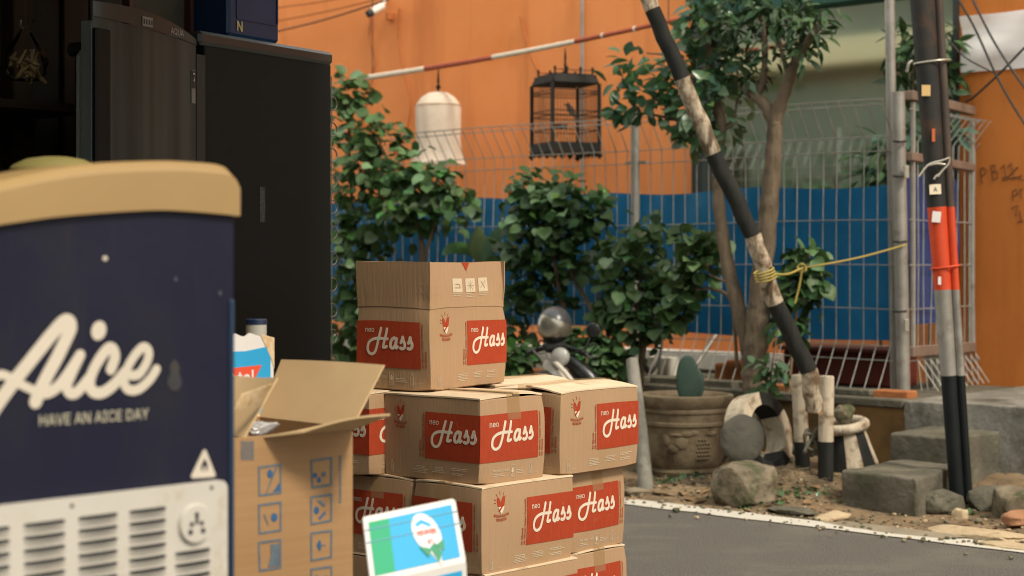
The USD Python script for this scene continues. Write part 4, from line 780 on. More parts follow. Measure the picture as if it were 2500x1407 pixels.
part(t, 'strap_end', MB().tube(spline([pole_at(150) + np.array([-.07, -.05, 0]), pole_at(155) + np.array([-.085, -.05, -.005]), pole_at(165) + np.array([-.092, -.04, -.02])]), .006, 6), tinfoil)
for pp in ([(2243, 432), (2268, 402), (2300, 392), (2318, 385)], [(2318, 385), (2316, 400), (2300, 418), (2290, 432)], [(2262, 405), (2285, 400), (2308, 402)], [(2296, 424), (2286, 430), (2280, 438)]): part(t, 'tape_bow', MB().tube(spline([P(x, y, pole_at(y)[1] - .062) for x, y in pp]), .0045, 6), tinfoil, smooth=True)
def sticker(px, py, wd, ht, mt, rot=0.0, txt=None):
    c = pole_at(py) + np.array([(px - (CX + FP * pole_at(py)[0] / pole_at(py)[1])) * pole_at(py)[1] / FP, -rad(py) * .98 - .004, 0])
    e = norm(np.array([math.cos(rot), .12, math.sin(rot)])); u = norm(np.cross(np.array([0, -1, 0]), e) * -1); u = u if u[2] > 0 else -u
    s = part(t, 'sticker', MB().box(c, (wd, .001, ht), e, np.cross(u, e), u), mt)
    if txt:
        tm = meshkit.text_mesh(txt, ht * .9); v = np.asarray(tm.vertices); v = v - (v.max(0) + v.min(0)) / 2
        part(s, 'lettering', (c + np.array([0, -.0025, 0]) + v[:, :1] * e + v[:, 1:2] * u, tm.faces), blue_ink2)
sticker(2277, 461, .024, .020, paper, .05, 'A'); sticker(2280, 528, .018, .022, white_card, -.1); sticker(2288, 683, .006, .016, white_card); sticker(2254, 222, .018, .022, M('torn_yellow', (0.5, 0.32, 0.12)))
part(t, 'rust_mark', MB().box(pole_at(330) + np.array([-.005, -rad(330) - .004, 0]), (.006, .001, .026)), M('orange_flake', (0.45, 0.09, 0.02)))

# cables near the right wall
for k, (pp, lab) in enumerate([([(2340, 0), (2380, 70), (2440, 200), (2500, 300), (2560, 380)], 'black cable hanging in front of the right orange wall, lowest of three'), ([(2365, -20), (2420, 90), (2470, 170), (2520, 240)], 'black cable hanging in front of the white banner, steepest at the top'), ([(2560, 60), (2500, 118), (2440, 180), (2380, 235), (2358, 250)], 'dark cable rising right from the end of the gate rail')]):
    solo('hanging_cable', MB().tube(spline([PV(x, y, 7.9 if k < 2 else 8.05) for x, y in pp]), .006, 6), cable, lab, 'cable', 'cables at the right wall', smooth=True)
solo('hanging_cable', MB().tube(spline([PV(x, y, 7.5) for x, y in [(2230, -60), (2290, 60), (2350, 135), (2425, 178)]]), .004, 6), cable, 'thin cable drooping from the utility pole towards the banner', 'cable', 'cables at the right wall', smooth=True)

# rocks and litter
rocks = [(1815, 1226, .135, .10, .115, rock_mat, 'large mossy rock in front of the painted tyre', 1, .2), (1880, 1160, .09, .06, .05, rock_dark, 'grey rock half buried at the foot of the tree', 2, .5),
         (2303, 1238, .105, .075, .062, rock_dark, 'dark slab rock against the lowest step', 3, .6), (2410, 1232, .10, .08, .06, rock_dark, 'rounded grey boulder right of the utility pole', 4, .1), (2480, 1250, .13, .10, .075, rock_mat, 'largest boulder at the right edge of the picture', 5, .8),
         (2030, 1258, .075, .05, .022, rock_pale, 'pale flat stone beside the road line', 6, .7), (2380, 1300, .19, .08, .022, rock_pale, 'long pale slab of broken concrete by the road line', 7, -.75), (2470, 1325, .13, .06, .018, rock_pale, 'pale chunk of broken concrete nearest the road at right', 8, -.7),
         (2497, 1285, .075, .05, .035, M('reddish_rock', (0.27, 0.125, 0.06), (0.34, 0.17, 0.085), scale=9, rough=.9, bump=.5), 'small reddish stone at the right edge', 9, .3), (1930, 1245, .10, .05, .02, rock_dark, 'flat dark stone at the foot of the dirt mound', 10, -.7),
         (2180, 1285, .30, .09, .018, M('flat_concrete', (0.19, 0.155, 0.105), (0.25, 0.205, 0.14), scale=7, rough=.9, bump=.5, bscale=30), 'broad flat slab of concrete below the steps', 11, -.75), (2063, 1015, .052, .04, .045, rock_mat, 'brown stone resting on the striped planter', 12, .4), (1640, 1205, .08, .05, .012, dirt, 'flat brown clod of earth in front of the clay pot', 13, -.6), (1555, 1200, .06, .04, .02, rock_mat, 'brown stone beside the foot of the leaning post', 14, .3),
         (2345, 1255, .035, .03, .03, rock_pale, 'small pale stone between slab rock and boulder', 15, .2), (2430, 1215, .10, .04, .03, rock_dark, 'long dark stone along the platform foot', 16, -.72)]
for px, py, a, b, h, mt, lab, sd, yw in rocks:
    c = PG(px, py + 12, 0.0)
    z = gz(float(c @ Uv), float(c @ Vv)) + h * (.55 if h > .03 else .35)
    if sd == 12: c = bc + tilt * .19; z = c[2] + .045
    if sd == 1: z -= .01
    v = rock((c[0], c[1], z), (a, b, h), sd, sub=4 if a > .08 else 3, yaw=yw)
    solo('rock', v, mt, lab, 'rock', smooth=45)
g1, g2, g3 = MB(), MB(), MB()
for i in range(1500):
    u, v = nrg.uniform(1.6, 6.5), (5.66 + abs(nrg.normal(0, .45)) if i % 6 else 5.66 - abs(nrg.normal(0, .12))); v = min(v, 6.9)
    s = nrg.uniform(.003, .011) * (1.6 if nrg.uniform() > .95 else 1); q = W(u, v, max(gz(u, v), 0.004 if v < 5.72 else 0.0) + s * .4)
    (g1 if i % 7 else g2).add(*rock(q, (s, s * nrg.uniform(.6, 1), s * .6), i, .2, 1, nrg.uniform(0, 3)))
solo('gravel', g1, rock_mat, kind='stuff'); solo('pale_gravel', g2, rock_pale, kind='stuff')
T, F = leaf_template('oval')
for i in range(170):
    u, v = nrg.uniform(2.2, 6.3), 5.68 + abs(nrg.normal(0, .5)); v = min(v, 6.9); a = nrg.uniform(0, 6.3); s = nrg.uniform(.025, .06)
    q = W(u, v, gz(u, v) + .006); e = np.array([math.cos(a), math.sin(a), nrg.uniform(-.15, .3)]); n_ = norm(Zv + nrg.normal(size=3) * .3); sdd = np.cross(n_, e)
    g3.add(q + s * (T[:, :1] * e + T[:, 1:2] * sdd + T[:, 2:] * n_), F)
solo('leaf_litter', g3, M('dry_leaf', (0.16, 0.085, 0.035), (0.26, 0.15, 0.065), scale=20, rough=.8, rvar=.4), kind='stuff')
gg = MB()
for (px, py, n_, rr) in ((1700, 1165, 26, .10), (1760, 1215, 20, .08), (1850, 1225, 34, .12), (1900, 1215, 30, .1), (1990, 1215, 18, .08), (1620, 1180, 18, .09), (2350, 1240, 14, .06)):
    c = PG(px, py, .03)
    for k in range(n_):
        q = c + np.array([nrg.normal(0, rr * .5), nrg.normal(0, rr * .4), 0]); q[2] = gz(float(q @ Uv), float(q @ Vv)); a = nrg.uniform(0, 6.3); e = norm(np.array([math.cos(a), math.sin(a), nrg.uniform(.2, 1.2)])); n_2 = norm(Zv + nrg.normal(size=3) * .4); n_2 = norm(n_2 - e * (n_2 @ e)); sdd = np.cross(n_2, e); s = nrg.uniform(.02, .045)
        gg.add(q + s * (T[:, :1] * e + T[:, 1:2] * sdd + T[:, 2:] * n_2), F)
solo('weeds', gg, leaf_c, kind='stuff')
gg = MB()
for i in range(900):   # dry straw on the mound
    u, v = nrg.normal(4.12, .22), nrg.normal(6.15, .15); q = W(u, v, gz(u, v) + .004); a = nrg.uniform(0, 6.3); e = np.array([math.cos(a), math.sin(a), nrg.uniform(-.1, .35)]) * nrg.uniform(.02, .06)
    gg.tube([q, q + e * .5 + Zv * .003, q + e], .0013, 3, False)
solo('dry_grass', gg, M('straw', (0.20, 0.155, 0.095), (0.13, 0.10, 0.06), scale=30, rough=.9), kind='stuff')

# ------------------------------------------------------------------ boxes of bottled water
def dent(seed, amp=0.0030):
    def fn(v):
        d = np.stack([meshkit.noise(v * 7 + seed * 3.7 + k * 31, seed + k) - .5 for k in range(3)], 1)
        return v + d * 2 * amp
    return fn
TXT = {}
def text2d(s, h, bold=False):
    if (s, bold) not in TXT:
        m = meshkit.text_mesh(s, 1.0, 0.01, bold); TXT[s, bold] = (np.asarray(m.vertices), np.asarray(m.faces))
    v, f = TXT[s, bold]
    top = v[:, 2] > 0.005; ok = top[f].all(1); return v[:, :2] * h, f[ok]
# the script logo: strokes read off in pixels of an enlarged label
def lab_st(x, y):
    s = (x - 195) / 1178.0; top = 290 - 225 * s; bot = 1360 - 255 * s; return s * .19, .12 * (1 - (y - top) / (bot - top))
STROKES = [[(645, 378), (625, 480), (598, 600), (575, 720), (545, 850), (510, 950), (450, 1010), (395, 1005), (358, 950), (355, 860), (390, 750), (470, 670), (570, 625), (680, 605), (780, 585)],
           [(772, 362), (755, 470), (728, 600), (705, 700), (690, 790), (720, 795), (760, 765)],
           [(965, 545), (920, 530), (870, 590), (845, 680), (850, 750), (885, 768), (925, 725), (955, 640), (972, 530)], [(972, 530), (958, 640), (945, 715), (960, 740), (990, 710)],
           [(1062, 595), (1085, 530), (1100, 462), (1110, 540), (1138, 600), (1132, 680), (1090, 725), (1052, 722)],
           [(1215, 565), (1235, 500), (1250, 432), (1262, 510), (1285, 570), (1278, 640), (1240, 688), (1200, 690)]]
HASS = unary_union([LineString([lab_st(*p) for p in spline(s, 8)]).buffer(.0037 if i < 2 else .0041, quad_segs=4) for i, s in enumerate(STROKES)]).simplify(.00012)
heart = unary_union([affinity.rotate(affinity.scale(Point(0, 0).buffer(1, quad_segs=8), .0062, .0165), 16).__class__(affinity.translate(affinity.rotate(affinity.scale(Point(0, 0).buffer(1, quad_segs=8), .0062, .0165), 16), -.0068, .006).exterior), affinity.translate(affinity.rotate(affinity.scale(Point(0, 0).buffer(1, quad_segs=8), .0062, .0165), -16), .0068, .008)])
hbot = Polygon([(-.0108, -.003), (.0108, -.002), (.006, -.014), (.0005, -.0205), (-.005, -.014)])
rays = unary_union([LineString([(r0 * math.sin(a), .006 + r0 * math.cos(a)), (r1 * math.sin(a), .006 + r1 * math.cos(a))]).buffer(.0006) for a, r0, r1 in ((-1.45, .018, .024), (-1.1, .020, .027), (-.6, .022, .029), (-.1, .022, .031), (.4, .022, .029), (.8, .021, .026))])
shake = unary_union([LineString([(-.006, -.011), (.005, .0)]).buffer(.0022), Point(-.006, -.011).buffer(.003), Point(.006, .001).buffer(.003)])
bottle = Polygon([(-.004, 0), (.004, 0), (.0045, .004), (.0045, .022), (.002, .028), (.002, .031), (-.002, .031), (-.002, .028), (-.0045, .022), (-.0045, .004)])
bottle_l = bottle.buffer(.0004).difference(bottle.buffer(-.0005)).union(unary_union([sbox(-.004, .004 + k * .0025, .004, .0048 + k * .0025) for k in range(7)]))
drop = sbox(-.0075, 0, .0075, .032).difference(sbox(-.0068, .0007, .0068, .0313)).union(Polygon([(0, .028), (.0045, .019), (.004, .014), (0, .012), (-.004, .014), (-.0045, .019)])).union(sbox(-.005, .004, .005, .0055)).union(sbox(-.005, .0075, .005, .009))
def fine(x0, y0, w, n, seed, center=False):
    g = random.Random(seed); out = []
    for i in range(n):
        ww = w * g.uniform(.55, 1.0); x = x0 + ((w - ww) / 2 if center else 0); e = x + ww
        while x < e - .001:
            l = g.uniform(.0025, .007); out.append(sbox(x, y0 - i * .0042, min(x + l, e), y0 - i * .0042 + .0019)); x += l + .0011
    return unary_union(out)
def water_box(label, corner_uv, yaw, z0, seed, faces, which='L0', open_flaps=False, tilt=(0, 0), H=.222, L=.352, Wd=.245, lifts=(.004, .003), name='cardboard_box'):
    """corner_uv: world xy of the local corner named by 'which' (L0: x=L,y=0; 00: x=0,y=0; LW ...)."""
    ex = np.array([math.cos(yaw), math.sin(yaw), 0]); ey = np.array([-ex[1], ex[0], 0]); ez = Zv.copy()
    if tilt != (0, 0):
        ex = norm(ex + Zv * tilt[0]); ey = norm(ey + Zv * tilt[1]); ez = np.cross(ex, ey)
    cx, cy = {'L0': (L, 0), '00': (0, 0), '0W': (0, Wd), 'LW': (L, Wd)}[which]
    o = np.array([corner_uv[0], corner_uv[1], z0]) - cx * ex - cy * ey
    fn0 = dent(seed); gcr = np.random.default_rng(seed + 100)
    crush = [(np.array([cx2 * L, cy2 * Wd, cz2_ * H]), gcr.uniform(.1, 1) * .012) for cx2 in (0, 1) for cy2 in (0, 1) for cz2_ in (0, 1)]
    def fn(v):
        w = fn0(v); mid = np.array([L / 2, Wd / 2, H / 2])
        bl = .0045 * np.sin(np.pi * np.clip(v[:, 2] / H, 0, 1))
        w[:, 1] += np.sign(v[:, 1] - Wd / 2) * bl * np.sin(np.pi * np.clip(v[:, 0] / L, 0, 1)) * (np.abs(v[:, 1] - Wd / 2) > Wd * .45)
        w[:, 0] += np.sign(v[:, 0] - L / 2) * bl * np.sin(np.pi * np.clip(v[:, 1] / Wd, 0, 1)) * (np.abs(v[:, 0] - L / 2) > L * .45)
        for c_, a_ in crush:
            d_ = np.linalg.norm(v - c_, axis=1); w += norm(mid - c_) * (a_ * np.exp(-(d_ / .035) ** 2))[:, None]
        return w
    t = thing(name, label, 'cardboard box', o, 'printed cartons of bottled water stacked at the roadside')
    def tr(m):
        v, f = arr(m); v = fn(v); return o + v[:, :1] * ex + v[:, 1:2] * ey + v[:, 2:] * ez, f
    # body: rounded rectangle rings
    Hb = H - .005; r = .003
    ring = np.array(sbox(r, r, L - r, Wd - r).buffer(r, quad_segs=2).exterior.segmentize(.025).coords)[:-1]; n = len(ring)
    zs = [0, .0, .003] + list(np.linspace(.02, Hb - .01, 9)) + [Hb - .002, Hb]; ins = [.02, .003, .0] + [0] * 9 + [0, .002]; c = np.array([L / 2, Wd / 2]); V = []
    for z, i in zip(zs, ins):
        d = ring - c; q = ring - np.sign(d) * np.minimum(np.abs(d), i); V.append(np.column_stack([q, np.full(n, z)]))
    V = np.vstack(V); F = [[i * n + k, i * n + (k + 1) % n, (i + 1) * n + (k + 1) % n, (i + 1) * n + k] for i in range(len(zs) - 1) for k in range(n)]
    part(t, 'carton_body', tr(MB().add(V, F)), cardboard, smooth=35)
    th = .004
    def panel(p0, a, b, w, h, nn):   # a thin board: origin, two directions, sizes, normal
        a, b, nn = norm(a), norm(b), norm(nn); m = MB(); m.grid(p0, a, b, w, h, 14, 6); m.grid(np.asarray(p0) - nn * th, a, b, w, h, 14, 6)
        for q, d, l in ((p0, a, w), (np.asarray(p0) + b * h, a, w)): m.grid(q, d, -nn, l, th, 14, 1)
        for q, d, l in ((p0, b, h), (np.asarray(p0) + a * w, b, h)): m.grid(q, d, -nn, l, th, 6, 1)
        return m
    if not open_flaps:
        for k, (y0, sgn) in enumerate(((-.001, 1), (Wd + .001, -1))):
            l = lifts[k]; p0 = np.array([0.0, y0, Hb + th + .0005 + .001 * k]); b = np.array([0, sgn * 1.0, l / (Wd / 2)])
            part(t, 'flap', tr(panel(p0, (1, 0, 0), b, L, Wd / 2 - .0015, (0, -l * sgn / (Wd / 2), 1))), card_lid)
        zt = Hb + th + max(lifts) + .0025
        part(t, 'tape', tr(MB().add(*arr(MB().grid((-.0012, Wd / 2 - .024, zt), (1, 0, 0), (0, 1, 0), L + .0024, .048, 20, 2)))), tape)
        part(t, 'tape', tr(MB().grid((L + .0014, Wd / 2 - .024, Hb - .055), (0, 1, 0), (0, 0, 1), .048, zt - Hb + .055, 2, 4)), tape)
        part(t, 'tape', tr(MB().grid((-.0014, Wd / 2 - .024, Hb - .055), (0, 1, 0), (0, 0, 1), .048, zt - Hb + .055, 2, 4)), tape)
    else:
        fh = .121
        for p0, a, out, w, ln in ((np.array([0, -.0, Hb]), (1, 0, 0), np.array([0, -1, 0]), L, .10), (np.array([0, Wd, Hb]), (1, 0, 0), np.array([0, 1, 0]), L, .05), (np.array([0, 0, Hb]), (0, 1, 0), np.array([-1, 0, 0]), Wd, -.02), (np.array([L, 0, Hb]), (0, 1, 0), np.array([1, 0, 0]), Wd, .03)):
            b = norm(Zv - out * ln); nn = norm(out + Zv * ln)
            f_ = part(t, 'flap', tr(panel(p0 + out * .001, a, b, w, fh, nn)), cardboard)
            if out[1] == -1:
                def onf(poly, mt, nm, off=.0008):
                    m = MB().prism(poly, p0 + out * .001, np.array(a, float), b, off, off + .0003, nn); part(f_, nm, tr(m), mt)
                for k, x in enumerate((.105, .165, .225)):
                    ic = sbox(x, .040, x + .044, .078)
                    cut = [LineString([(x + .01, .052), (x + .034, .052), (x + .03, .062), (x + .014, .062)]).buffer(.0012), unary_union([LineString([(x + .022, .058), (x + .022 + .015 * math.cos(q), .058 + .015 * math.sin(q))]).buffer(.0007) for q in np.arange(0, 6.2, .78)]), LineString([(x + .01, .05), (x + .035, .07)]).buffer(.001).union(LineString([(x + .014, .068), (x + .03, .05)]).buffer(.001))][k]
                    onf(ic.difference(cut), faint_ink, 'handling_symbol'); onf(fine(x, .035, .044, 2 + k % 2, k), faint_ink, 'fine_print')
                onf(Polygon([(.155, .1205), (.19, .1205), (.173, .098)]), red_ink, 'red_corner')
        part(t, 'inner_shadow_floor', tr(MB().grid((.004, .004, .03), (1, 0, 0), (0, 1, 0), L - .008, Wd - .008, 4, 4)), card_in)  # inside floor of the open carton
    # prints
    def face(org, a, nn, kind):
        org, a, nn = map(lambda q: np.asarray(q, float), (org, a, nn)); seed2 = seed * 10 + (kind == 'long')
        def pr(poly, mt, nm, off=.0007, par=None, hh=.0003): return part(par or t, nm, tr(MB().prism(poly.segmentize(.03) if poly.geom_type == 'Polygon' else poly, org, a, Zv, off, off + hh, nn)), mt)
        def tx(s, x, y, h, mt, nm, rot=False, bold=False, par=None, off=.0012, width=None):
            v, f = text2d(s, h, bold)
            if width: v = v * np.array([width / v[:, 0].max(), 1])
            if rot: v = np.stack([-v[:, 1], v[:, 0]], 1)
            part(par or t, nm, tr((org + (v[:, :1] + x) * a + (v[:, 1:] + y) * Zv + nn * off, f)), mt)
        x0, w = (L - .19, .1905) if kind == 'long' else (-.0005, .2155)
        lab = part(t, 'red_label', tr(MB().grid(org + a * x0 + Zv * .058 + nn * .0010, a, Zv, w, .121, 12, 8)), red_ink)
        lx = x0 if kind == 'long' else .014
        part(lab, 'brand_script', tr(MB().prism(affinity.translate(HASS, lx, .058), org, a, Zv, .0014, .0019, nn)), pale_ink)
        tx('neo', lx + .016, .058 + .090, .0140, pale_ink, 'lettering', par=lab, off=.0018)
        if kind == 'long':
            tx('Air Minum Dalam Kemasan', x0 - .004, .060, .0062, red_ink, 'side_lettering', True, True, width=.116); tx('Air Mineral', x0 - .0135, .060, .0062, red_ink, 'side_lettering', True, True)
            hc_ = (.068, .168); lg = pr(affinity.translate(heart.union(rays), *hc_), red_ink, 'heart_emblem'); pr(affinity.translate(hbot, *hc_), pale_ink, 'emblem_hand', .0012, lg); pr(affinity.translate(shake, *hc_), red_ink, 'emblem_clasp', .0016, lg)
            for row, (s, rr) in enumerate((('BANGGA BUATAN', .0), ('INDONESIA', 0.))):
                v, f = text2d(s, .0066, True); v = v * np.array([(.052 if row == 0 else .037) / v[:, 0].max(), 1]); xm = v[:, 0].max() / 2; q = v[:, 0] - xm
                part(lg, 'lettering', tr((org + (q[:, None] + hc_[0]) * a + (v[:, 1:] + (.139 - row * .0095) + 6.0 * q[:, None] ** 2) * Zv + nn * .0012, f)), red_ink)
            pr(affinity.translate(bottle_l, .033, .012), faint_ink, 'bottle_symbol'); tx('24 X 330 ml', .041, .014, .0035, faint_ink, 'small_lettering')
            pr(fine(.115, .034, .055, 5, seed2, True), faint_ink, 'fine_print'); pr(fine(.185, .036, .05, 4, seed2 + 1, True), faint_ink, 'fine_print'); pr(fine(.255, .038, .07, 2, seed2 + 2), faint_ink, 'fine_print'); pr(fine(.255, .025, .05, 2, seed2 + 3), faint_ink, 'fine_print')
        else:
            tx('Air Minum Dalam Kemasan', .2245, .060, .0062, red_ink, 'side_lettering', True, True, width=.116); tx('Air Mineral', .2345, .060, .0062, red_ink, 'side_lettering', True, True)
            tx('SNI 3553 : 2015', .045, .031, .0055, faint_ink, 'small_lettering', bold=True); pr(fine(.045, .024, .045, 2, seed2), faint_ink, 'fine_print'); pr(affinity.translate(drop, .118, .013), faint_ink, 'certification_symbol'); pr(fine(.132, .03, .04, 3, seed2 + 1), faint_ink, 'fine_print')
            pr(affinity.translate(bottle_l, .185, .014), faint_ink, 'bottle_symbol'); tx('24 X 330 ml', .192, .018, .0035, faint_ink, 'small_lettering')
    fd = {'long': ((0, 0, 0), (1, 0, 0), (0, -1, 0), 'long'), 'short': ((L, 0, 0), (0, 1, 0), (1, 0, 0), 'short'), 'long_back': ((L, Wd, 0), (-1, 0, 0), (0, 1, 0), 'long'), 'short_back': ((0, Wd, 0), (0, -1, 0), (-1, 0, 0), 'short')}
    for k in faces: face(*fd[k])
    return t
aV = math.atan2(Vv[1], Vv[0]); aU = math.atan2(-Uv[1], -Uv[0])
h1, h2, h3 = .217, .4365, .6595
D0 = np.array([-.0764, 4.28]); U2, V2 = Uv[:2], Vv[:2]
water_box('closed carton in the middle of the stack, with two script logos meeting at its corner', (-.080, 4.30), aU, h2 + .001, 3, ('long', 'short'), lifts=(.003, .006))
water_box('open carton on the very top of the stack with its flaps standing up', (-.2133, 4.478), math.radians(56), h3 + .004, 4, ('long', 'short_back'), '00', True, (.0, -.0))
water_box('closed carton on the right of the top layer with a lid coloured pale for sunlight', (.1265, 4.504), math.radians(49.5), h2 + .002, 5, ('long', 'short_back'), '00', lifts=(.012, .004), L=.342)
water_box('closed carton half hidden behind the open printed carton, left in its layer', np.array([-.352, 4.478]) + U2 * .03, aU + .02, h2, 6, ('long', 'short'))
water_box('front carton of the second layer with the heart emblem beside the script logo', D0, aV, h1, 7, ('long', 'short_back'), '00', lifts=(.002, .003))
water_box('carton left of the second layer partly behind the blue drink carton flap', D0 + U2 * .254 + V2 * .005, aV + .015, h1, 8, ('long', 'short_back'), '00')
water_box('carton at the right end of the second layer, narrow face to the road', np.array([.3077, 4.70]) - V2 * .196 + U2 * .034, aU + .03, h1 + .002, 9, ('short', 'long'), 'L0')
water_box('carton on the ground at the right end below the narrow-faced one', np.array([.312, 4.705]) - V2 * .198 + U2 * .030, aU + .015, 0.0, 10, ('short', 'long'), 'L0')
water_box('carton on the ground under the front of the stack', D0 + V2 * .008 - U2 * .002, aV - .01, 0.0, 11, ('long', 'short_back'), '00')
water_box('carton on the ground at the left end of the stack', D0 + U2 * .256, aV, 0.0, 12, ('long',), '00')
hb = np.array([.1265, 4.504]) + U2 * .262 + V2 * .03
water_box('carton behind the top box, only its pale lid showing', hb, aV + .02, h2 + .003, 13, ('long',), '00', lifts=(.008, .003))
water_box('carton of the second layer hidden under the carton behind the top box', hb - U2 * 0 , aV, h1, 14, (), '00'); water_box('carton on the ground at the back of the stack', hb, aV, 0.0, 15, (), '00')
# ------------------------------------------------------------------ ice cream freezer
FR = P(583, 600, 2.3) * np.array([1, 1, 0])
fn_ = -Uv
def FPt(px, py):   # photo pixel -> (t, z) in the plane of the freezer's end
    r = ray(px, py); n = Uv; k = ((FR - EYE * np.array([1, 1, 0])) @ n) / (r @ n); q = EYE + r * k; return float((q - FR) @ Vv), float(q[2])
t = thing('ice_cream_freezer', 'navy chest freezer with gold lid frame and white script lettering', 'freezer', FR + Uv * .5)
def fpoly(pts): return Polygon([FPt(*p) for p in pts])
TL = -.64
gb = [FPt(*p) for p in spline([(581, 529), (450, 518), (350, 516), (150, 530), (0, 550)], 6)]; sl = (gb[-1][1] - gb[-4][1]) / (gb[-1][0] - gb[-4][0]) * 1.25
gb_l = (TL, gb[-1][1] + sl * (TL - gb[-1][0]))
gt = [FPt(*p) for p in spline([(581, 440), (573, 414), (552, 400), (480, 393), (400, 391), (239, 398), (120, 416), (0, 443)], 5)]; sl2 = (gt[-1][1] - gt[-4][1]) / (gt[-1][0] - gt[-4][0]) * 1.3
gt_l = (TL, gt[-1][1] + sl2 * (TL - gt[-1][0]))
Lf = 1.05; ZF = .05
body = Polygon([(-.006, ZF)] + [(-.006, gb[0][1])] + gb[1:] + [gb_l, (TL, ZF)])
part(t, 'cabinet', MB().prism(body, FR + Uv * .004, Vv, Zv, -Lf, 0, fn_), navy)
part(t, 'corner_strip', MB().box(FR - Vv * .010 + Uv * .03 + Zv * .5, (.03, .004, .45), Uv, Vv, Zv, .002), navy_side)
# gold frame with a rounded outer edge: stacked insets
gp_ = Polygon([gb[0]] + gt + [gt_l, gb_l] + gb[::-1][:-1]).buffer(0)
m = MB()
prev = None
offs = [(0.0, 0.020), (.002, .016), (.006, .007), (.012, .002), (.020, 0.0)]
for (i0, c0) in offs: pass
def ring_pts(poly, inset):
    return poly
outer = np.array([gb[0]] + gt + [gt_l, gb_l] + gb[::-1][:-1])
cg = outer.mean(0)
# cross-section sweep of the top curve: the end face bulges to a rounded shoulder
top = np.array(gt + [gt_l]); bot = np.array([np.array(FPt(581, 529))] + [b for b in gb[1:]] + [gb_l])
tt_ = np.linspace(0, 1, 60)
def resamp(a): s = np.r_[0, np.cumsum(np.linalg.norm(np.diff(a, axis=0), axis=1))]; s /= s[-1]; return np.column_stack([np.interp(tt_, s, a[:, 0]), np.interp(tt_, s, a[:, 1])])
T2, B2 = resamp(top), resamp(bot); V = []
prof = [(1.0, .02), (1.0, -.003), (.985, -.005), (.24, -.005), (.20, -.004), (.04, .012), (.01, .017), (0, .026), (0.0, .12)]
for f, dep in prof: q = T2 * (1 - f) + B2 * f; V.append(FR + q[:, :1] * Vv + q[:, 1:] * Zv + Uv * dep)
n = 60; F = [[i * n + k, i * n + k + 1, (i + 1) * n + k + 1, (i + 1) * n + k] for i in range(len(prof) - 1) for k in range(n - 1)]
V = np.vstack(V); e0 = [i * n for i in range(len(prof))]
g = MB().add(V, F); cap = V[e0]; cc0 = cap.mean(0); g.add(np.vstack([cap, cc0]), [[i, i + 1, len(cap)] for i in range(len(cap) - 1)])
part(t, 'gold_frame', g, gold, smooth=22)
part(t, 'gold_side_rail', MB().prism(Polygon([(-.002, gb[0][1]), (-.002, gt[2][1] - .006), (-.03, gt[4][1] - .002), (-.03, gb[0][1])]), FR + Uv * .12, Vv, Zv, -Lf + .12, 0, fn_), gold)
part(t, 'gold_side_rail', MB().prism(Polygon([(TL, gb_l[1]), (TL, gt_l[1]), (TL + .03, gt_l[1]), (TL + .03, gb_l[1])]), FR + Uv * .12, Vv, Zv, -Lf + .12, 0, fn_), gold)
part(t, 'glass_lid', MB().prism(Polygon([(-.031, gt[4][1] - .012), (-.031, gt[4][1] - .006), (-.2, gt[8][1] - .003), (TL + .031, gt_l[1] - .003), (TL + .031, gt_l[1] - .01), (-.2, gt[8][1] - .010)]), FR + Uv * .12, Vv, Zv, -Lf + .14, 0, fn_), glass)
# vinyl print
ZS = 4.538
def az(pts): return [FPt(x / ZS, 750 + y / ZS) for x, y in pts]
ST = [([(-120, 900), (-60, 800), (20, 750), (110, 775), (230, 850), (360, 910), (430, 950)], .0062), ([(-120, 1250), (0, 1060), (200, 790), (400, 540), (600, 290), (720, 165), (780, 160), (800, 225), (760, 330), (650, 560), (540, 760), (470, 900), (410, 1050)], .0098),
      ([(470, 955), (560, 945), (660, 880), (750, 770), (850, 620), (905, 535)], .0080), ([(905, 535), (830, 690), (770, 830), (760, 910), (800, 960), (860, 950), (930, 880), (1010, 780)], .0078),
      ([(1245, 690), (1290, 560), (1270, 470), (1215, 460), (1130, 560), (1050, 700), (1010, 830), (1030, 920), (1100, 955), (1190, 930), (1300, 840), (1400, 720)], .0082), ([(1480, 760), (1560, 740), (1640, 620), (1665, 500), (1610, 445), (1530, 510), (1440, 650), (1395, 790), (1410, 890), (1480, 925), (1570, 900), (1680, 800), (1750, 690)], .0070)]
aice = unary_union([LineString(az([tuple(p) for p in spline(s, 8)])).buffer(r * .88, quad_segs=4) for s, r in ST] + [Polygon(az([(1110 + 82 * math.cos(a) + 12 * math.sin(a), 262 - 108 * math.sin(a)) for a in np.linspace(0, 2 * np.pi, 24)[:-1]]))]).simplify(.0002)
dec = part(t, 'brand_script', MB().prism(aice, FR, Vv, Zv, -.0035, -.0030, fn_), cream)
v, f = text2d('HAVE AN AICE DAY', 1.0); a, b, c = np.array(FPt(97, 1041)), np.array(FPt(366, 1023)), np.array(FPt(97, 1014))
v = v / np.array([v[:, 0].max(), 1.0]); q = a + v[:, :1] * (b - a) + v[:, 1:] * (c - a); part(t, 'slogan_lettering', (FR + q[:, :1] * Vv + q[:, 1:] * Zv + Uv * .0028, f), M('dull_cream', (0.44, 0.40, 0.29)))
tri = fpoly([(503, 1104), (475, 1163), (525, 1160)]).buffer(.003); w_ = part(t, 'warning_sign', MB().prism(tri, FR, Vv, Zv, -.0035, -.0030, fn_), cream)
part(w_, 'flame_symbol', MB().prism(fpoly([(503, 1120), (510, 1135), (509, 1148), (505, 1152), (506, 1143), (502, 1136), (498, 1144), (499, 1152), (494, 1147), (495, 1136)]), FR, Vv, Zv, -.0028, -.0024, fn_), navy)
part(t, 'chip_mark', MB().prism(fpoly([(260 + 6 * math.cos(a), 631 + 6 * math.sin(a)) for a in np.linspace(0, 6.28, 12)[:-1]]), FR, Vv, Zv, -.0035, -.0028, fn_), cream)
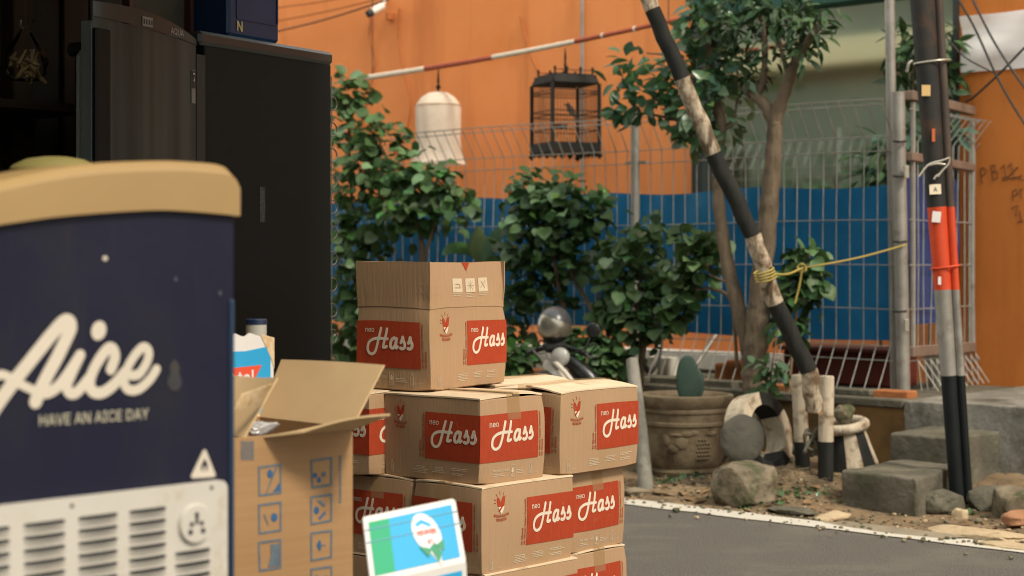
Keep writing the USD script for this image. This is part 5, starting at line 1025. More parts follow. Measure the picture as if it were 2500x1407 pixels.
for x, y in ((433, 682), (541, 716)): part(t, 'scratch_mark', MB().prism(fpoly([(x + 3.5 * math.cos(a), y + 6 * math.sin(a)) for a in np.linspace(0, 6.28, 9)[:-1]]), FR, Vv, Zv, -.0035, -.003, fn_), M('grey_mark', (0.05, 0.05, 0.06)))
part(t, 'stain', MB().prism(fpoly([(430 + (15 + 4 * math.sin(5 * a)) * math.cos(a), 922 + (38 + 6 * math.sin(3 * a)) * math.sin(a)) for a in np.linspace(0, 6.28, 25)[:-1]]), FR, Vv, Zv, -.0035, -.003, fn_), M('brown_stain', (0.030, 0.028, 0.022), (0.018, 0.018, 0.030), scale=60, rough=.8))
# grille panel
p0, p1 = FPt(549, 1170), FPt(0, 1240); slp = 0.0
gz_top = p0[1]
panel_poly = sbox(TL + .02, .12, p0[0] - .0, gz_top).buffer(-.012).buffer(.012, quad_segs=4)
gr_ = part(t, 'grille_panel', MB().prism(panel_poly, FR, Vv, Zv, -.003, .006, fn_), grille_white)
mpx = FPt(398, 1246)
cols = [((308, 1252), (398, 1240), 9), ((184, 1268), (280, 1256), 9), ((51, 1287), (152, 1273), 9), ((-90, 1305), (17, 1293), 9)]
spz = FPt(308, 1252)[1] - FPt(305, 1282)[1]
zt0 = FPt(350, 1246)[1]
def louvre(ta, tb, z):
    h = spz * .5; m = MB(); ns = 6; k = 14; V = []
    for i in range(ns + 1):
        a = i / ns; zz = z - h * (.12 + .88 * a); bulge = .006 * math.sin(np.pi * (1 - a) ** .7) if a > 0 else .0065
        for j in range(k + 1):
            s = j / k; e = math.sin(np.pi * s) ** .35 if 0 < s < 1 else 0; V.append(FR + Vv * (ta + (tb - ta) * s) + Zv * zz + fn_ * (.0062 + bulge * e * (1 - a) ** .5))
    F = [[i * (k + 1) + j, i * (k + 1) + j + 1, (i + 1) * (k + 1) + j + 1, (i + 1) * (k + 1) + j] for i in range(ns) for j in range(k)]
    l = part(gr_, 'louvre', MB().add(np.array(V), F), grille_white, smooth=True)
    slot = LineString([(ta + .003, z), (tb - .003, z)]).buffer(.0026, quad_segs=3); return part(gr_, 'slot', MB().prism(slot, FR, Vv, Zv, .0062, .0070, fn_), slot_dark)
for (x0, y0), (x1, y1), n in cols:
    ta, tb = FPt(x0, y0)[0], FPt(x1, y1)[0]
    for i in range(n): louvre(ta, tb, zt0 - i * spz)
ta, tb = FPt(420, 1353)[0], FPt(506, 1341)[0]; zc = FPt(463, 1347)[1]
for i in range(6): louvre(ta, tb, zc - i * spz)
c0 = FPt(467, 1277); cp = FR + Vv * c0[0] + Zv * c0[1] + fn_ * .006
k = part(gr_, 'drain_cap', MB().lathe([(.0255, 0), (.0255, .004), (.024, .006), (.001, .006)], cp, 36, Vv, Zv, fn_), grille_white, smooth=30)
for dx, dz, r in ((0, .012, .0036), (0, .007, .003), (-.008, .0, .0035), (.008, 0, .0035), (0, .002, .003), (-.010, -.010, .004), (.010, -.010, .004)): part(k, 'hole', MB().lathe([(r, 0), (r * .9, .0006), (.0001, .0006)], cp + fn_ * .006 + Vv * dx + Zv * dz, 10, Vv, Zv, fn_), slot_dark)
for x, y in ((169, 1234), (510, 1190)): q = FPt(x, y); part(gr_, 'screw', MB().lathe([(.003, 0), (.0025, .001), (.0001, .001)], FR + Vv * q[0] + Zv * q[1] + fn_ * .006, 10, Vv, Zv, fn_), M('rusty_screw', (0.09, 0.065, 0.045)))
for u in (.12, Lf - .12):
    for tq in (-.07, TL + .07): part(t, 'castor', MB().tube([FR + Uv * u + Vv * (tq - .012) + Zv * .026, FR + Uv * u + Vv * (tq + .012) + Zv * .026], .026, 14), black)
ob = P(135, 430, 2.75); ob = np.array([ob[0], ob[1], 1.102])
t = thing('plastic_bowl', 'olive yellow plastic bowl turned upside down on the freezer lid', 'bowl', ob)
part(t, 'bowl', MB().lathe([(.088, 0), (.086, .014), (.080, .034), (.066, .052), (.045, .062), (.02, .066), (.0005, .067)], ob, 40), olive, smooth=True)

# ------------------------------------------------------------------ open printed carton
K1 = P(862, 1050, 2.95) * np.array([1, 1, 0]); cdir = norm(np.array([.72, .694, 0])); cnr = np.array([cdir[1], -cdir[0], 0])  # front face runs along cdir, faces cnr
CH = CAMZ - (1045 - HZ) * 2.95 / FP
def CPt(px, py):
    r = ray(px, py); k = (K1 @ cnr) / (r @ cnr); q = EYE + r * k; return float((q - K1) @ cdir), float(q[2])
cw_ = -CPt(568, 1050)[0]; cdep = .27
t = thing('open_carton', 'tall open brown carton with rows of blue handling symbols beside the freezer', 'cardboard box', K1 - cdir * cw_ / 2)
FRc = K1.copy(); th = .004; back = -cnr
part(t, 'front_panel', MB().box(FRc - cdir * cw_ / 2 + back * th / 2 + Zv * CH / 2, (cw_ / 2, th / 2, CH / 2), cdir, cnr, Zv, .001), card2)
part(t, 'back_panel', MB().box(FRc - cdir * cw_ / 2 + back * (cdep - th / 2) + Zv * CH / 2, (cw_ / 2, th / 2, CH / 2), cdir, cnr, Zv), card2)
part(t, 'side_panel', MB().box(FRc - cdir * th / 2 + back * cdep / 2 + Zv * CH / 2, (th / 2, cdep / 2 - th, CH / 2), cdir, cnr, Zv), card2)
part(t, 'side_panel', MB().box(FRc - cdir * (cw_ - th / 2) + back * cdep / 2 + Zv * CH / 2, (th / 2, cdep / 2 - th, CH / 2), cdir, cnr, Zv), card2)
part(t, 'bottom_panel', MB().box(FRc - cdir * cw_ / 2 + back * cdep / 2 + Zv * .006, (cw_ / 2 - th, cdep / 2 - th, .002), cdir, cnr, Zv), card2)
def board(pts, mt, name, thick=.0035, sub=8, bend=0.0):
    a, b, c, d = map(np.asarray, pts); s = np.linspace(0, 1, sub + 1)
    nn = norm(np.cross(b - a, d - a)); V = []
    for off in (0, thick):
        for i in s:
            for j in s: V.append((a * (1 - i) + b * i) * (1 - j) + (d * (1 - i) + c * i) * j + nn * (off + bend * math.sin(np.pi * i) * j))
    V = np.array(V); N = sub + 1; F = []
    for o in (0, N * N):
        for i in range(sub):
            for j in range(sub): F.append([o + i * N + j, o + (i + 1) * N + j, o + (i + 1) * N + j + 1, o + i * N + j + 1])
    def edge(idx): return [[idx[i], idx[i + 1], idx[i + 1] + N * N, idx[i] + N * N] for i in range(len(idx) - 1)]
    F += edge([i * N for i in range(N)]) + edge([i * N + sub for i in range(N)]) + edge(list(range(N))) + edge([sub * N + j for j in range(N)])
    return part(t, name, MB().add(V, F), mt, smooth=30)
eA, eB = FRc + Zv * CH, FRc - cdir * cw_ + Zv * CH
bA, bB = eA + back * cdep, eB + back * cdep
def lift(px, py, pivot): return P(px, py, pivot)
board((eB + cdir * .06, eA, P(952, 1010, 2.80), P(740, 1052, 2.80)), card_in, 'flap', bend=-.006)
board((bA, eA, P(940, 893, 2.99), P(690, 880, 3.18)), card_in, 'flap', bend=.004)
board((eB + cdir * .022, bB, P(555, 915, 3.0), P(676, 922, 2.84)), card_in, 'flap', bend=.004)
board((bB, bA, bA + Zv * .09 - cnr * .09 - cdir * .01, bB + Zv * .09 - cnr * .09 + cdir * .01), card_in, 'flap')
board((P(640, 985, 2.80), P(668, 935, 2.80), P(590, 962, 2.72), P(572, 1000, 2.70)), torn, 'torn_tape', .001)
part(t, 'plastic_wrap', rock(P(628, 1046, 2.95), (.032, .026, .014), 77, .6, 4), M('silver_wrap', (0.42, 0.41, 0.40), (0.6, 0.58, 0.56), scale=40, rough=.25, metal=.3), smooth=25)
def cpr(poly, mt, name, off=.0006, par=None): return part(par or t, name, MB().prism(poly, FRc, cdir, Zv, off, off + .0003, cnr), mt)
def cp_(pts): return Polygon([CPt(580 + x / 3.833, 1040 + y / 3.833) for x, y in pts])
ms = [[(190, 380), (410, 352), (410, 635), (195, 662)], [(190, 735), (410, 705), (410, 985), (195, 1018)], [(190, 1085), (408, 1055), (408, 1335), (198, 1367)], [(195, 1440), (408, 1410), (408, 1690), (198, 1720)], [(680, 318), (885, 290), (882, 558), (690, 588)], [(680, 660), (885, 632), (882, 895), (682, 930)], [(680, 998), (885, 970), (882, 1235), (682, 1270)], [(680, 1335), (885, 1308), (882, 1575), (682, 1610)]]
for i, q in enumerate(ms):
    pl = cp_(q); fr = cpr(pl.difference(pl.buffer(-.0035)), blue_ink, 'handling_symbol'); cx_ = np.mean([p[0] for p in q]); cy_ = np.mean([p[1] for p in q])
    el = lambda x, y, rx, ry: cp_([(cx_ + x + rx * math.cos(a), cy_ + y + ry * math.sin(a)) for a in np.linspace(0, 6.28, 17)[:-1]])
    items = [[el(0, -60, 24, 40), cp_([(cx_ - 20, cy_ + 100), (cx_ - 40, cy_ + 130), (cx_ + 50, cy_ - 120), (cx_ + 70, cy_ - 120)]), cp_([(cx_ + 30, cy_ + 110), (cx_ + 90, cy_ + 20), (cx_ + 95, cy_ + 100)])], [el(40, -5, 30, 40), cp_([(cx_ - 60, cy_ - 30), (cx_ - 50, cy_ - 38), (cx_ - 10, cy_ + 60), (cx_ - 20, cy_ + 68)])],
             [cp_([(cx_ + 5, cy_ - 100), (cx_ + 85, cy_ - 110), (cx_ + 85, cy_ + 100), (cx_ - 20, cy_ + 110), (cx_ + 10, cy_ + 10)])], [el(20, 0, 30, 50)], [el(-60, 25, 20, 24), el(20, 15, 20, 24), el(-22, 68, 18, 26)], [el(-45, 10, 24, 36), cp_([(cx_ - 40, cy_ - 80), (cx_ - 10, cy_ - 85), (cx_ + 40, cy_ - 40), (cx_ + 20, cy_ - 20)]), cp_([(cx_ - 30, cy_ + 90), (cx_ + 30, cy_ + 20), (cx_ + 40, cy_ + 40), (cx_ - 10, cy_ + 95)])],
             [cp_([(cx_ - 20, cy_ - 50), (cx_ - 5, cy_ - 40), (cx_ - 2, cy_ + 40), (cx_ - 20, cy_ + 50), (cx_ - 45, cy_)]), cp_([(cx_, cy_ - 5), (cx_ + 40, cy_ - 8), (cx_ + 40, cy_ + 4), (cx_, cy_ + 6)])], [cp_([(cx_ - 60, cy_ - 60), (cx_ - 40, cy_ - 60), (cx_ + 60, cy_ + 60), (cx_ + 40, cy_ + 60)]), cp_([(cx_ + 40, cy_ - 60), (cx_ + 60, cy_ - 60), (cx_ - 40, cy_ + 60), (cx_ - 60, cy_ + 60)])]][i]
    for k, it in enumerate(items): cpr(it, blue_ink if i in (2,) or k == 1 else blue_ink2, 'pictogram', .0006, fr)
cpr(unary_union([cp_([(30 + 16 * j, 140), (38 + 16 * j, 140), (38 + 16 * j, 320), (30 + 16 * j, 320)]) for j in range(8)]), blue_ink, 'printed_block')
cpr(unary_union([cp_([(950, 280 + 30 * j), (968, 278 + 30 * j), (968, 300 + 30 * j), (950, 302 + 30 * j)]) for j in range(15)]), blue_ink, 'printed_line')

# ------------------------------------------------------------------ white drink carton with a bottle
d0 = 3.35; wq = P(560, 815, d0 - .05); we = P(668, 818, d0 + .06); wd_ = norm((we - wq) * np.array([1, 1, 0])); wn = np.array([wd_[1], -wd_[0], 0])
ztop = CAMZ - (818 - HZ) * d0 / FP; wl = .21; w0 = we * np.array([1, 1, 0]) - wd_ * wl
zb = ztop - .25
t = thing('carton_stand', 'plain brown carton standing under the white bottle carton', 'cardboard box', w0)
part(t, 'carton_body', MB().box(w0 + wd_ * wl / 2 - wn * .1 + Zv * zb / 2, (wl / 2, .1, zb / 2), wd_, wn, Zv, .004), cardboard)
t = thing('white_carton', 'torn white carton with a blue band and red lettering behind the open carton', 'cardboard box', w0 + Zv * zb)
top_edge = [(0, .25)] + [(wl * f, .25 + .004 * math.sin(f * 30) + (.0 if f < .8 else -.012 * (f - .8) * 5)) for f in np.linspace(0, 1, 16)]
part(t, 'front_panel', MB().prism(Polygon([(0, 0), (wl, 0)] + top_edge[::-1]), w0 + Zv * zb, wd_, Zv, -.004, 0, wn), white_card)
part(t, 'side_panel', MB().box(w0 + wd_ * wl - wn * .1 + Zv * (zb + .11), (.002, .096, .11), wd_, wn, Zv), white_card)
part(t, 'side_panel', MB().box(w0 - wn * .1 + Zv * (zb + .11), (.002, .096, .11), wd_, wn, Zv), white_card); part(t, 'back_panel', MB().box(w0 + wd_ * wl / 2 - wn * .2 + Zv * (zb + .11), (wl / 2, .002, .11), wd_, wn, Zv), card_in)
part(t, 'torn_edge', MB().prism(Polygon([(wl - .042, .251), (wl + .001, .242), (wl + .001, .18), (wl - .008, .20), (wl - .022, .222)]), w0 + Zv * zb, wd_, Zv, .0004, .0012, wn), torn)
part(t, 'blue_band', MB().prism(Polygon([(0, .08), (wl - .018, .08), (wl - .010, .12), (wl - .010, .226), (wl * .6, .219), (0, .221)]), w0 + Zv * zb, wd_, Zv, .0003, .0008, wn), cyan_ink)
rb = part(t, 'red_label', MB().prism(Polygon([(0, .112), (wl - .052, .112), (wl - .05, .136), (wl - .066, .152), (wl - .037, .190), (0, .186)]), w0 + Zv * zb, wd_, Zv, .0009, .0014, wn), red_print)
v, f = text2d('Botol', .030, True); part(rb, 'lettering', (w0 + Zv * (zb + .151) + (v[:, :1] + wl - .058 - v[:, 0].max()) * wd_ + v[:, 1:] * Zv + wn * .0018, f), white_card)
part(t, 'swirl', MB().prism(LineString([(wl - .06, .126), (wl - .045, .144), (wl - .03, .152)]).buffer(.004), w0 + Zv * zb, wd_, Zv, .0009, .0014, wn), white_card)
bt_ = w0 + wd_ * (wl + .012) - wn * .055 + Zv * zb
t = thing('bottle', 'bottle with a navy blue cap standing in the white carton', 'bottle', bt_)
zc_ = CAMZ - (780 - HZ) * 3.42 / FP - zb
part(t, 'body', MB().lathe([(0, .002), (.033, .002), (.034, .02), (.034, .2), (.026, zc_ - .06), (.0195, zc_ - .035), (.0195, zc_ - .012)], bt_, 24), M('bottle_plastic', (0.5, 0.47, 0.40), rough=.3), smooth=35)
part(t, 'neck_band', MB().lathe([(.0205, zc_ - .034), (.0205, zc_ - .011)], bt_, 28), cap_grey, smooth=True)
part(t, 'cap', MB().lathe([(.0212, zc_ - .011), (.0212, zc_ - .002), (.0195, zc_), (.0001, zc_)], bt_, 28), cap_navy, smooth=35)

# ------------------------------------------------------------------ blue and green drink carton in front
c1, c2, c3, c4 = P(1138, 1372, 2.72), P(905, 1425, 2.60), P(886, 1262, 2.66), P(1110, 1217, 2.78)   # fold right, fold left, top left, top right
ex_ = norm(c1 - c2); wF = np.linalg.norm(c1 - c2); ey_ = (c3 + c4) / 2 - (c1 + c2) / 2; hF = np.linalg.norm(ey_); ey_ = norm(ey_ - ex_ * (ey_ @ ex_)); en = np.cross(ex_, ey_)
base = (c1 + c2) / 2
t = thing('drink_carton', 'white-edged blue and green drink carton with its flap up, at the bottom of the view', 'cardboard box', np.array([base[0], base[1], base[2] - .24]))
tp = [tuple(np.array([(p - c2) @ ex_, (p - c2) @ ey_])) for p in (c2, c1, c4, c3)]
fl = Polygon(tp).buffer(-.006).buffer(.006); part_f = part(t, 'flap', MB().prism(fl, c2, ex_, ey_, -.004, 0, en), white_card)
tq = np.array(tp)      # flap corners: fold left, fold right, top right, top left
def bq(pts): return [tuple((tq[0] * (1 - a) + tq[1] * a) * (1 - b) + (tq[3] * (1 - a) + tq[2] * a) * b) for a, b in pts]
gsplit = wF * .235
part(part_f, 'green_print', MB().prism(Polygon(bq([(.05, .09), (.255, .09), (.26, .90), (.05, .90)])), c2, ex_, ey_, .0003, .0008, en), green_ink)
part(part_f, 'blue_print', MB().prism(Polygon(bq([(.255, .09), (.945, .09), (.945, .91), (.26, .90)])), c2, ex_, ey_, .0003, .0008, en), cyan_ink)
for f_ in (.60, .79): part(part_f, 'crease', MB().tube([c2 + x * ex_ + y * ey_ + en * .0006 for x, y in bq([(.01, f_), (.5, f_ - .004), (.99, f_)])], .0012, 6), M('crease_shade', (0.10, 0.26, 0.36), rough=.5))
lq = bq([(.64, .50)])[0]; lc = c2 + ex_ * lq[0] + ey_ * lq[1]
drop_ = Polygon([(.026 * math.cos(a), .006 + .034 * math.sin(a)) for a in np.linspace(-.5, np.pi + .5, 24)] + [(-.006, -.030), (.004, -.052), (.012, -.030)])
lg = part(part_f, 'emblem', MB().prism(drop_, lc, ex_, ey_, .0010, .0015, en), white_card)
part(lg, 'emblem_disc', MB().prism(affinity.translate(affinity.scale(Point(0, 0).buffer(1), .021, .028), 0, .006), lc, ex_, ey_, .0016, .0019, en), M('pale_grey_print', (0.55, 0.60, 0.62)))
for q in ([(-.022, -.016), (-.006, -.022), (-.014, -.032)], [(-.004, -.02), (.006, -.014), (.012, -.03), (.002, -.042)], [(.008, -.018), (.024, -.012), (.018, -.026)]): part(lg, 'leaf_print', MB().prism(Polygon(q).buffer(.0015), lc, ex_, ey_, .0020, .0024, en), leafprint)
part(lg, 'blue_swirl', MB().prism(LineString([(-.012, .022), (-.002, .026), (.010, .018)]).buffer(.003), lc, ex_, ey_, .0020, .0024, en), cyan_ink)
for s, y, h in (('Le', -.006, .010), ('Minerale', .011, .0095)):
    v, f = text2d(s, h, True); v = v * np.array([(.011 if s == 'Le' else .037) / v[:, 0].max(), 1]); v = v - np.array([v[:, 0].max() / 2, 0]); v = -v      # printed upside down on the raised flap
    part(lg, 'lettering', (lc + v[:, :1] * ex_ + (v[:, 1:] + y) * ey_ + en * .0025, f), red_print)
exh = norm(ex_ * np.array([1, 1, 0])); nh = np.array([exh[1], -exh[0], 0]); dwn = norm(-Zv)
c2b = np.array([c2[0], c2[1], c2[2]])
bh = .235
fp = part(t, 'front_panel', MB().prism(Polygon([(0, 0), (wF, 0), (wF, bh), (0, bh)]), c2 - nh * .0, ex_, norm(-Zv - ex_ * (-Zv @ ex_)), -.004, 0, nh), white_card)
dn = norm(-Zv - ex_ * (-Zv @ ex_)); part(fp, 'blue_print', MB().prism(sbox(gsplit, .012, wF - .010, bh - .01), c2, ex_, dn, .0004, .0009, nh), cyan_ink); part(fp, 'green_print', MB().prism(sbox(.010, .012, gsplit, bh - .01), c2, ex_, dn, .0004, .0009, nh), green_ink)
for o_ in (c2, c1): part(t, 'side_panel', MB().prism(Polygon([(0, .04), (.09, .05), (.09, bh), (0, bh)]), o_ - nh * .004, -nh, dn, -.002, .002, exh), white_card)
part(t, 'back_panel', MB().prism(sbox(0, .05, wF, bh), c2 - nh * .094, ex_, dn, -.004, 0, nh), white_card)
zl = c2[2] - bh - .015; sb = c2 * np.array([1, 1, 0]) + ex_ * wF / 2 * np.array([1, 1, 0]) - nh * .047
t = thing('brown_carton', 'plain brown carton on the ground under the drink carton', 'cardboard box', sb)
part(t, 'carton_body', MB().box(sb + Zv * zl / 2, (wF / 2, .05, zl / 2), exh, nh, Zv, .004), cardboard)

# ------------------------------------------------------------------ fridge with its door open
A_, B_ = P(486, 600, 4.85) * np.array([1, 1, 0]), P(809, 600, 5.36) * np.array([1, 1, 0]); fd_ = norm(B_ - A_); fl_ = np.linalg.norm(B_ - A_); fw = np.array([-fd_[1], fd_[0], 0]); ZT = 1.645
t = thing('refrigerator', 'tall dark grey refrigerator with its door swung open beside the stall', 'refrigerator', (A_ + B_) / 2)
o = A_ + fd_ * (fl_ / 2 + .012) + fw * .26
part(t, 'body', MB().box(o + Zv * (ZT - .03 + .04) / 2, (fl_ / 2 - .012, .26, (ZT - .03 - .04) / 2), fd_, fw, Zv, .004), fridge_side)
part(t, 'top_trim', MB().box(A_ + fd_ * fl_ / 2 + fw * .26 + Zv * (ZT - .012), (fl_ / 2 + .004, .268, .020), fd_, fw, Zv, .010), fridge_trim)
part(t, 'gasket', MB().box(A_ + fd_ * .006 - fw * -.01 + Zv * (ZT - .06) / 2 + Zv * .02, (.018, .012, (ZT - .10) / 2), fd_, fw, Zv), black)
part(t, 'base', MB().box(o + Zv * .02, (fl_ / 2 - .03, .23, .02), fd_, fw, Zv), black)
for k in range(16):
    z = CAMZ - (252 + k * 63.3 - HZ) * 5.36 / FP
    if z < .15: break
    c = B_ + fw * .012 + fd_ * .0 + Zv * z; r = .021
    pts = [c + Zv * r, c + fd_ * .018 + Zv * r] + [c + fd_ * (.020 + r * 1.1 * math.sin(a)) + Zv * r * math.cos(a) for a in np.linspace(.2, np.pi - .2, 9)] + [c + fd_ * .018 - Zv * r, c - Zv * r]
    part(t, 'coil_loop', MB().tube(pts, .0022, 6), M('coil_wire', (0.10, 0.10, 0.085), (0.16, 0.15, 0.12), scale=20, rough=.35, metal=.6), smooth=True)
part(t, 'back_rail', MB().tube([B_ + fw * .012 + fd_ * .016 + Zv * .1, B_ + fw * .012 + fd_ * .016 + Zv * 1.58], .002, 6), MATS['coil_wire'])
sq = A_ + fd_ * (np.linalg.norm(P(640, 500, 5.08)[:2] - A_[:2])); s_ = part(t, 'old_label', MB().box(sq * np.array([1, 1, 0]) - fw * -.0 - fw * .001 + Zv * (CAMZ - (500 - HZ) * 5.08 / FP), (.012, .0008, .052), fd_, fw, Zv), M('faded_label', (0.05, 0.055, 0.05), (0.015, 0.017, 0.015), scale=140, rough=.8))
# door
H_ = A_ - fd_ * .012; E_ = P(226, 300, 4.44) * np.array([1, 1, 0]); dd = norm(E_ - H_); dl = np.linalg.norm(E_ - H_); dnr = np.array([-dd[1], dd[0], 0]); dnr = dnr if dnr[0] > 0 else -dnr
zs_ = [.10, ZT - .085]
def door_strip(z0f, z1f, bul, mt, name, off=0.0, nz=2):
    V = []; N = 24; s = np.linspace(0, 1, N + 1)
    for z in np.linspace(0, 1, nz):
        for a in s: zz = z0f(a) * (1 - z) + z1f(a) * z; V.append(H_ + dd * dl * a + dnr * (off + bul * math.sin(np.pi * a) ** .8) + Zv * zz)
    F = [[i * (N + 1) + j, i * (N + 1) + j + 1, (i + 1) * (N + 1) + j + 1, (i + 1) * (N + 1) + j] for i in range(nz - 1) for j in range(N)]
    return part(t, name, MB().add(np.array(V), F), mt, smooth=True)
door_strip(lambda a: .10, lambda a: ZT - .036 + .026 * a, .022, fridge_door, 'door_panel')
topf = lambda a: ZT - .020 + .050 * a + .016 * math.sin(np.pi * a)
door_strip(lambda a: ZT - .035 + .026 * a, topf, .026, M('door_cap', (0.030, 0.036, 0.034), rough=.25, spec=.3), 'door_cap', .001)
dc = part(t, 'door_core', MB().box(H_ + dd * dl / 2 - dnr * .021 + Zv * (ZT - .02 + .10) / 2, (dl / 2, .020, (ZT - .02 - .10) / 2), dd, dnr, Zv, .004), M('door_edge', (0.13, 0.145, 0.13), rough=.5))
part(t, 'door_liner', MB().box(H_ + dd * (dl / 2 + .01) - dnr * .062 + Zv * (ZT - .09 + .12) / 2, (dl / 2 - .03, .022, (ZT - .09 - .12) / 2), dd, dnr, Zv, .015), liner)
part(t, 'door_handle_strip', MB().box(H_ + dd * (dl - .028) + dnr * .006 + Zv * (ZT - .02 + .10) / 2, (.030, .008, (ZT - .06 - .10) / 2), dd, dnr, Zv, .004), M('door_black', (0.006, 0.008, 0.008), rough=.5, spec=.15))
def on_door(a, z, off): return H_ + dd * dl * a + dnr * (off + .026 * math.sin(np.pi * a) ** .8) + Zv * z
v, f = text2d('AQUA', .017); part(t, 'brand_lettering', (np.array([on_door(.34 - x / dl, ZT - .022 + y, .0035) for x, y in v]), f), M('silver_print', (0.24, 0.25, 0.23), rough=.4))
st_ = part(t, 'energy_sticker', MB().box(on_door(.055, 1.49, .002), (.009, .001, .046), dd, dnr, Zv), M('grey_sticker', (0.13, 0.13, 0.115), rough=.5))
part(st_, 'black_field', MB().box(on_door(.055, 1.510, .0034), (.0080, .0005, .024), dd, dnr, Zv), black)
v, f = text2d('7', .022, True); part(st_, 'lettering', (np.array([on_door(.070 - x / dl, 1.506 + y, .0046) for x, y in v]), f), white_card)
part(t, 'old_sticker', MB().prism(sbox(0, 0, .045, .026).difference(unary_union([sbox(.004 + .011 * k, .006, .010 + .011 * k, .019) for k in range(4)])), on_door(.62, ZT - .016, .003), -dd, Zv, 0, .0006, dnr), MATS['grey_sticker'])

bo = A_ + fd_ * .245 + fw * .10 + Zv * (ZT + .008)
t = thing('blue_container', 'dark blue plastic container with a yellow letter standing on the refrigerator', 'container', bo)
part(t, 'body', MB().box(bo + Zv * .15, (.115, .095, .15), fd_, fw, Zv, .010), blue_plastic)
fr = sbox(-.075, .06, .095, .25).buffer(.008); part(t, 'panel_rib', MB().prism(fr.difference(fr.buffer(-.005)), bo - fw * .095, fd_, Zv, 0, .003, -fw), blue_plastic)
v, f = text2d('N', .028, True); part(t, 'lettering', (bo - fw * .0985 + (v[:, :1] - .085) * fd_ + (v[:, 1:] + .018) * Zv, f), yellow_print)
cq = A_ + fd_ * .02 + fw * .16 + Zv * (ZT + .008)
t = thing('wooden_case', 'shallow case with a red-brown frame leaning on the refrigerator top', 'case', cq)
fr = sbox(-.16, 0, .10, .3); part(t, 'frame', MB().prism(fr.difference(fr.buffer(-.014)), cq, fd_, Zv, 0, .03, -fw), M('redbrown_frame', (0.05, 0.014, 0.008), rough=.5)); part(t, 'back_board', MB().prism(fr.buffer(-.014), cq, fd_, Zv, 0, .006, -fw), M('case_board', (0.028, 0.024, 0.014), (0.045, 0.037, 0.02), scale=12, rough=.8))

# ------------------------------------------------------------------ the stall and its house on this side of the street
US = 4.66
t = thing('shop_stall', 'timber stall coloured dark for its shade under a low tin canopy behind the refrigerator', 'stall', W(US, 2.5))
k = 0; v0 = .9
while v0 < 3.50:
    w_ = rnd.uniform(.09, .14); w_ = min(w_, 3.52 - v0)
    part(t, 'plank', MB().box(W(US + rnd.uniform(0, .012), v0 + w_ / 2, 1.25), (.012, w_ / 2 - .004, 1.25), Uv, Vv, Zv, .003), dark_wood2 if k % 3 == 1 else dark_wood); v0 += w_; k += 1
for v_ in (2.80, 3.49): part(t, 'post', MB().box(W(US - .05, v_, 1.25), (.035, .035, 1.25), Uv, Vv, Zv, .004), dark_wood2)
part(t, 'back_board', MB().box(W(US + .04, 2.2, 1.25), (.008, 1.31, 1.25), Uv, Vv, Zv), dark_wood)
part(t, 'side_wall', MB().box(W(3.4, .86, 1.25), (1.3, .02, 1.25), Uv, Vv, Zv), dark_wood)  # unseen wall added to keep the stall interior dark
for k in range(14): part(t, 'canopy_sheet', MB().grid(W(2.35 + k * .178, .7, 2.44), Uv, norm(Vv - .06 * Zv), .174, 2.78, 8, 1, lambda v: v + (0.012 * np.cos((v @ Uv) * 2 * np.pi / .089))[:, None] * Zv), roof_tin, smooth=True)
for u in (2.45, 3.4, 4.5): part(t, 'rafter', MB().box(W(u, 2.1, 2.36), (.025, 1.36, .03), Uv, norm(Vv - .06 * Zv), Zv), dark_wood2)
for z in (.9, 1.45): part(t, 'shelf', MB().box(W(US - .16, 2.3, z), (.15, .6, .012), Uv, Vv, Zv), dark_wood2)
t = thing('house_row', 'unseen row of pale houses added behind the viewer to shade the street', 'house', W(-4, -2.5))  # unseen houses added to hold back low sky light
part(t, 'wall', MB().box(W(-5.5, -2.4, 1.8), (6.5, .12, 1.8), Uv, Vv, Zv), beige_wall)
part(t, 'roof', MB().box(W(-5.5, -2.2, 3.66), (6.7, .5, .06), Uv, Vv, Zv), roof_tin)
t = thing('neighbour_house', 'beige house front further along this side of the street', 'house', W(9, 3.6))
part(t, 'wall', MB().box(W(11.4, 3.62, 2.2), (6.68, .08, 2.2), Uv, Vv, Zv), beige_wall)
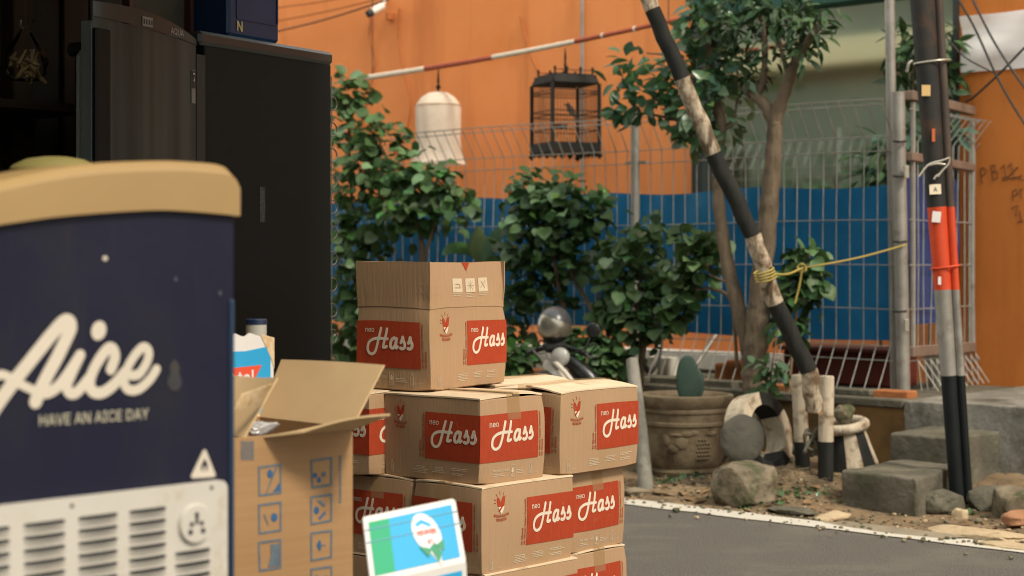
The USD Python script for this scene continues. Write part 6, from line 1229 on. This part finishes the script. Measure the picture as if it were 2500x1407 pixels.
part(t, 'ledge', MB().box(W(11.4, 3.78, 2.78), (6.7, .08, .12), Uv, Vv, Zv, .02), M('pale_ledge', (0.62, 0.54, 0.36), rough=.8))
part(t, 'eave', MB().box(W(11.4, 3.78, 3.55), (6.7, .10, .16), Uv, Vv, Zv), M('pale_eave', (0.58, 0.48, 0.30), rough=.8))
for u in (7.0, 9.4, 12.0): w_ = part(t, 'window', MB().box(W(u, 3.71, 1.5), (.55, .012, .5), Uv, Vv, Zv), frame_dark); part(w_, 'pane', MB().box(W(u, 3.725, 1.5), (.5, .004, .45), Uv, Vv, Zv), M('dark_pane', (0.02, 0.022, 0.022), rough=.1))
hb_ = P(62, 150, 4.55)
hg = MB(); T_, F_ = leaf_template('oval')
for i in range(5000):
    u, z = nrg.uniform(5.2, 15), abs(nrg.normal(0, .75)); z = min(z, 2.2) * (0.75 + .5 * meshkit.noise(np.array([[u * .8, 0, 0]]), 4)[0]); q = W(u, 3.95 + nrg.normal(0, .12), z + .05); e = norm(nrg.normal(size=3)); n_ = norm(np.cross(e, nrg.normal(size=3))); sdd = np.cross(n_, e)
    hg.add(q + .13 * (T_[:, :1] * e + T_[:, 1:2] * sdd + T_[:, 2:] * n_), F_)
solo('hedge', hg, leaf_a, kind='stuff')
t = thing('hanging_bag', 'clear plastic bag of snacks hanging in the dark stall at the left', 'bag', hb_ - Zv * .06)
part(t, 'bag', MB().lathe([(.001, -.055), (.035, -.05), (.05, -.03), (.055, 0), (.045, .035), (.022, .065), (.010, .085), (.018, .10), (.022, .112)], hb_, 40, wob=lambda a, z: .07 * np.sin(a * 5 + z * 40) + .05 * np.sin(a * 9 - z * 60)), bag_mat, smooth=True)
for k in range(30):
    q = hb_ + np.array([nrg.normal(0, .019), nrg.normal(0, .019), nrg.uniform(-.040, .02)]); e = norm(nrg.normal(size=3) * np.array([.5, .5, 1])); part(t, 'snack', MB().tube([q - e * .022, q + nrg.normal(size=3) * .003, q + e * .022], [.004, .006, .003], 6), chips, smooth=True)
part(t, 'string', MB().tube([hb_ + Zv * .09, np.array([hb_[0], hb_[1], 2.38])], .0015, 5), cable)
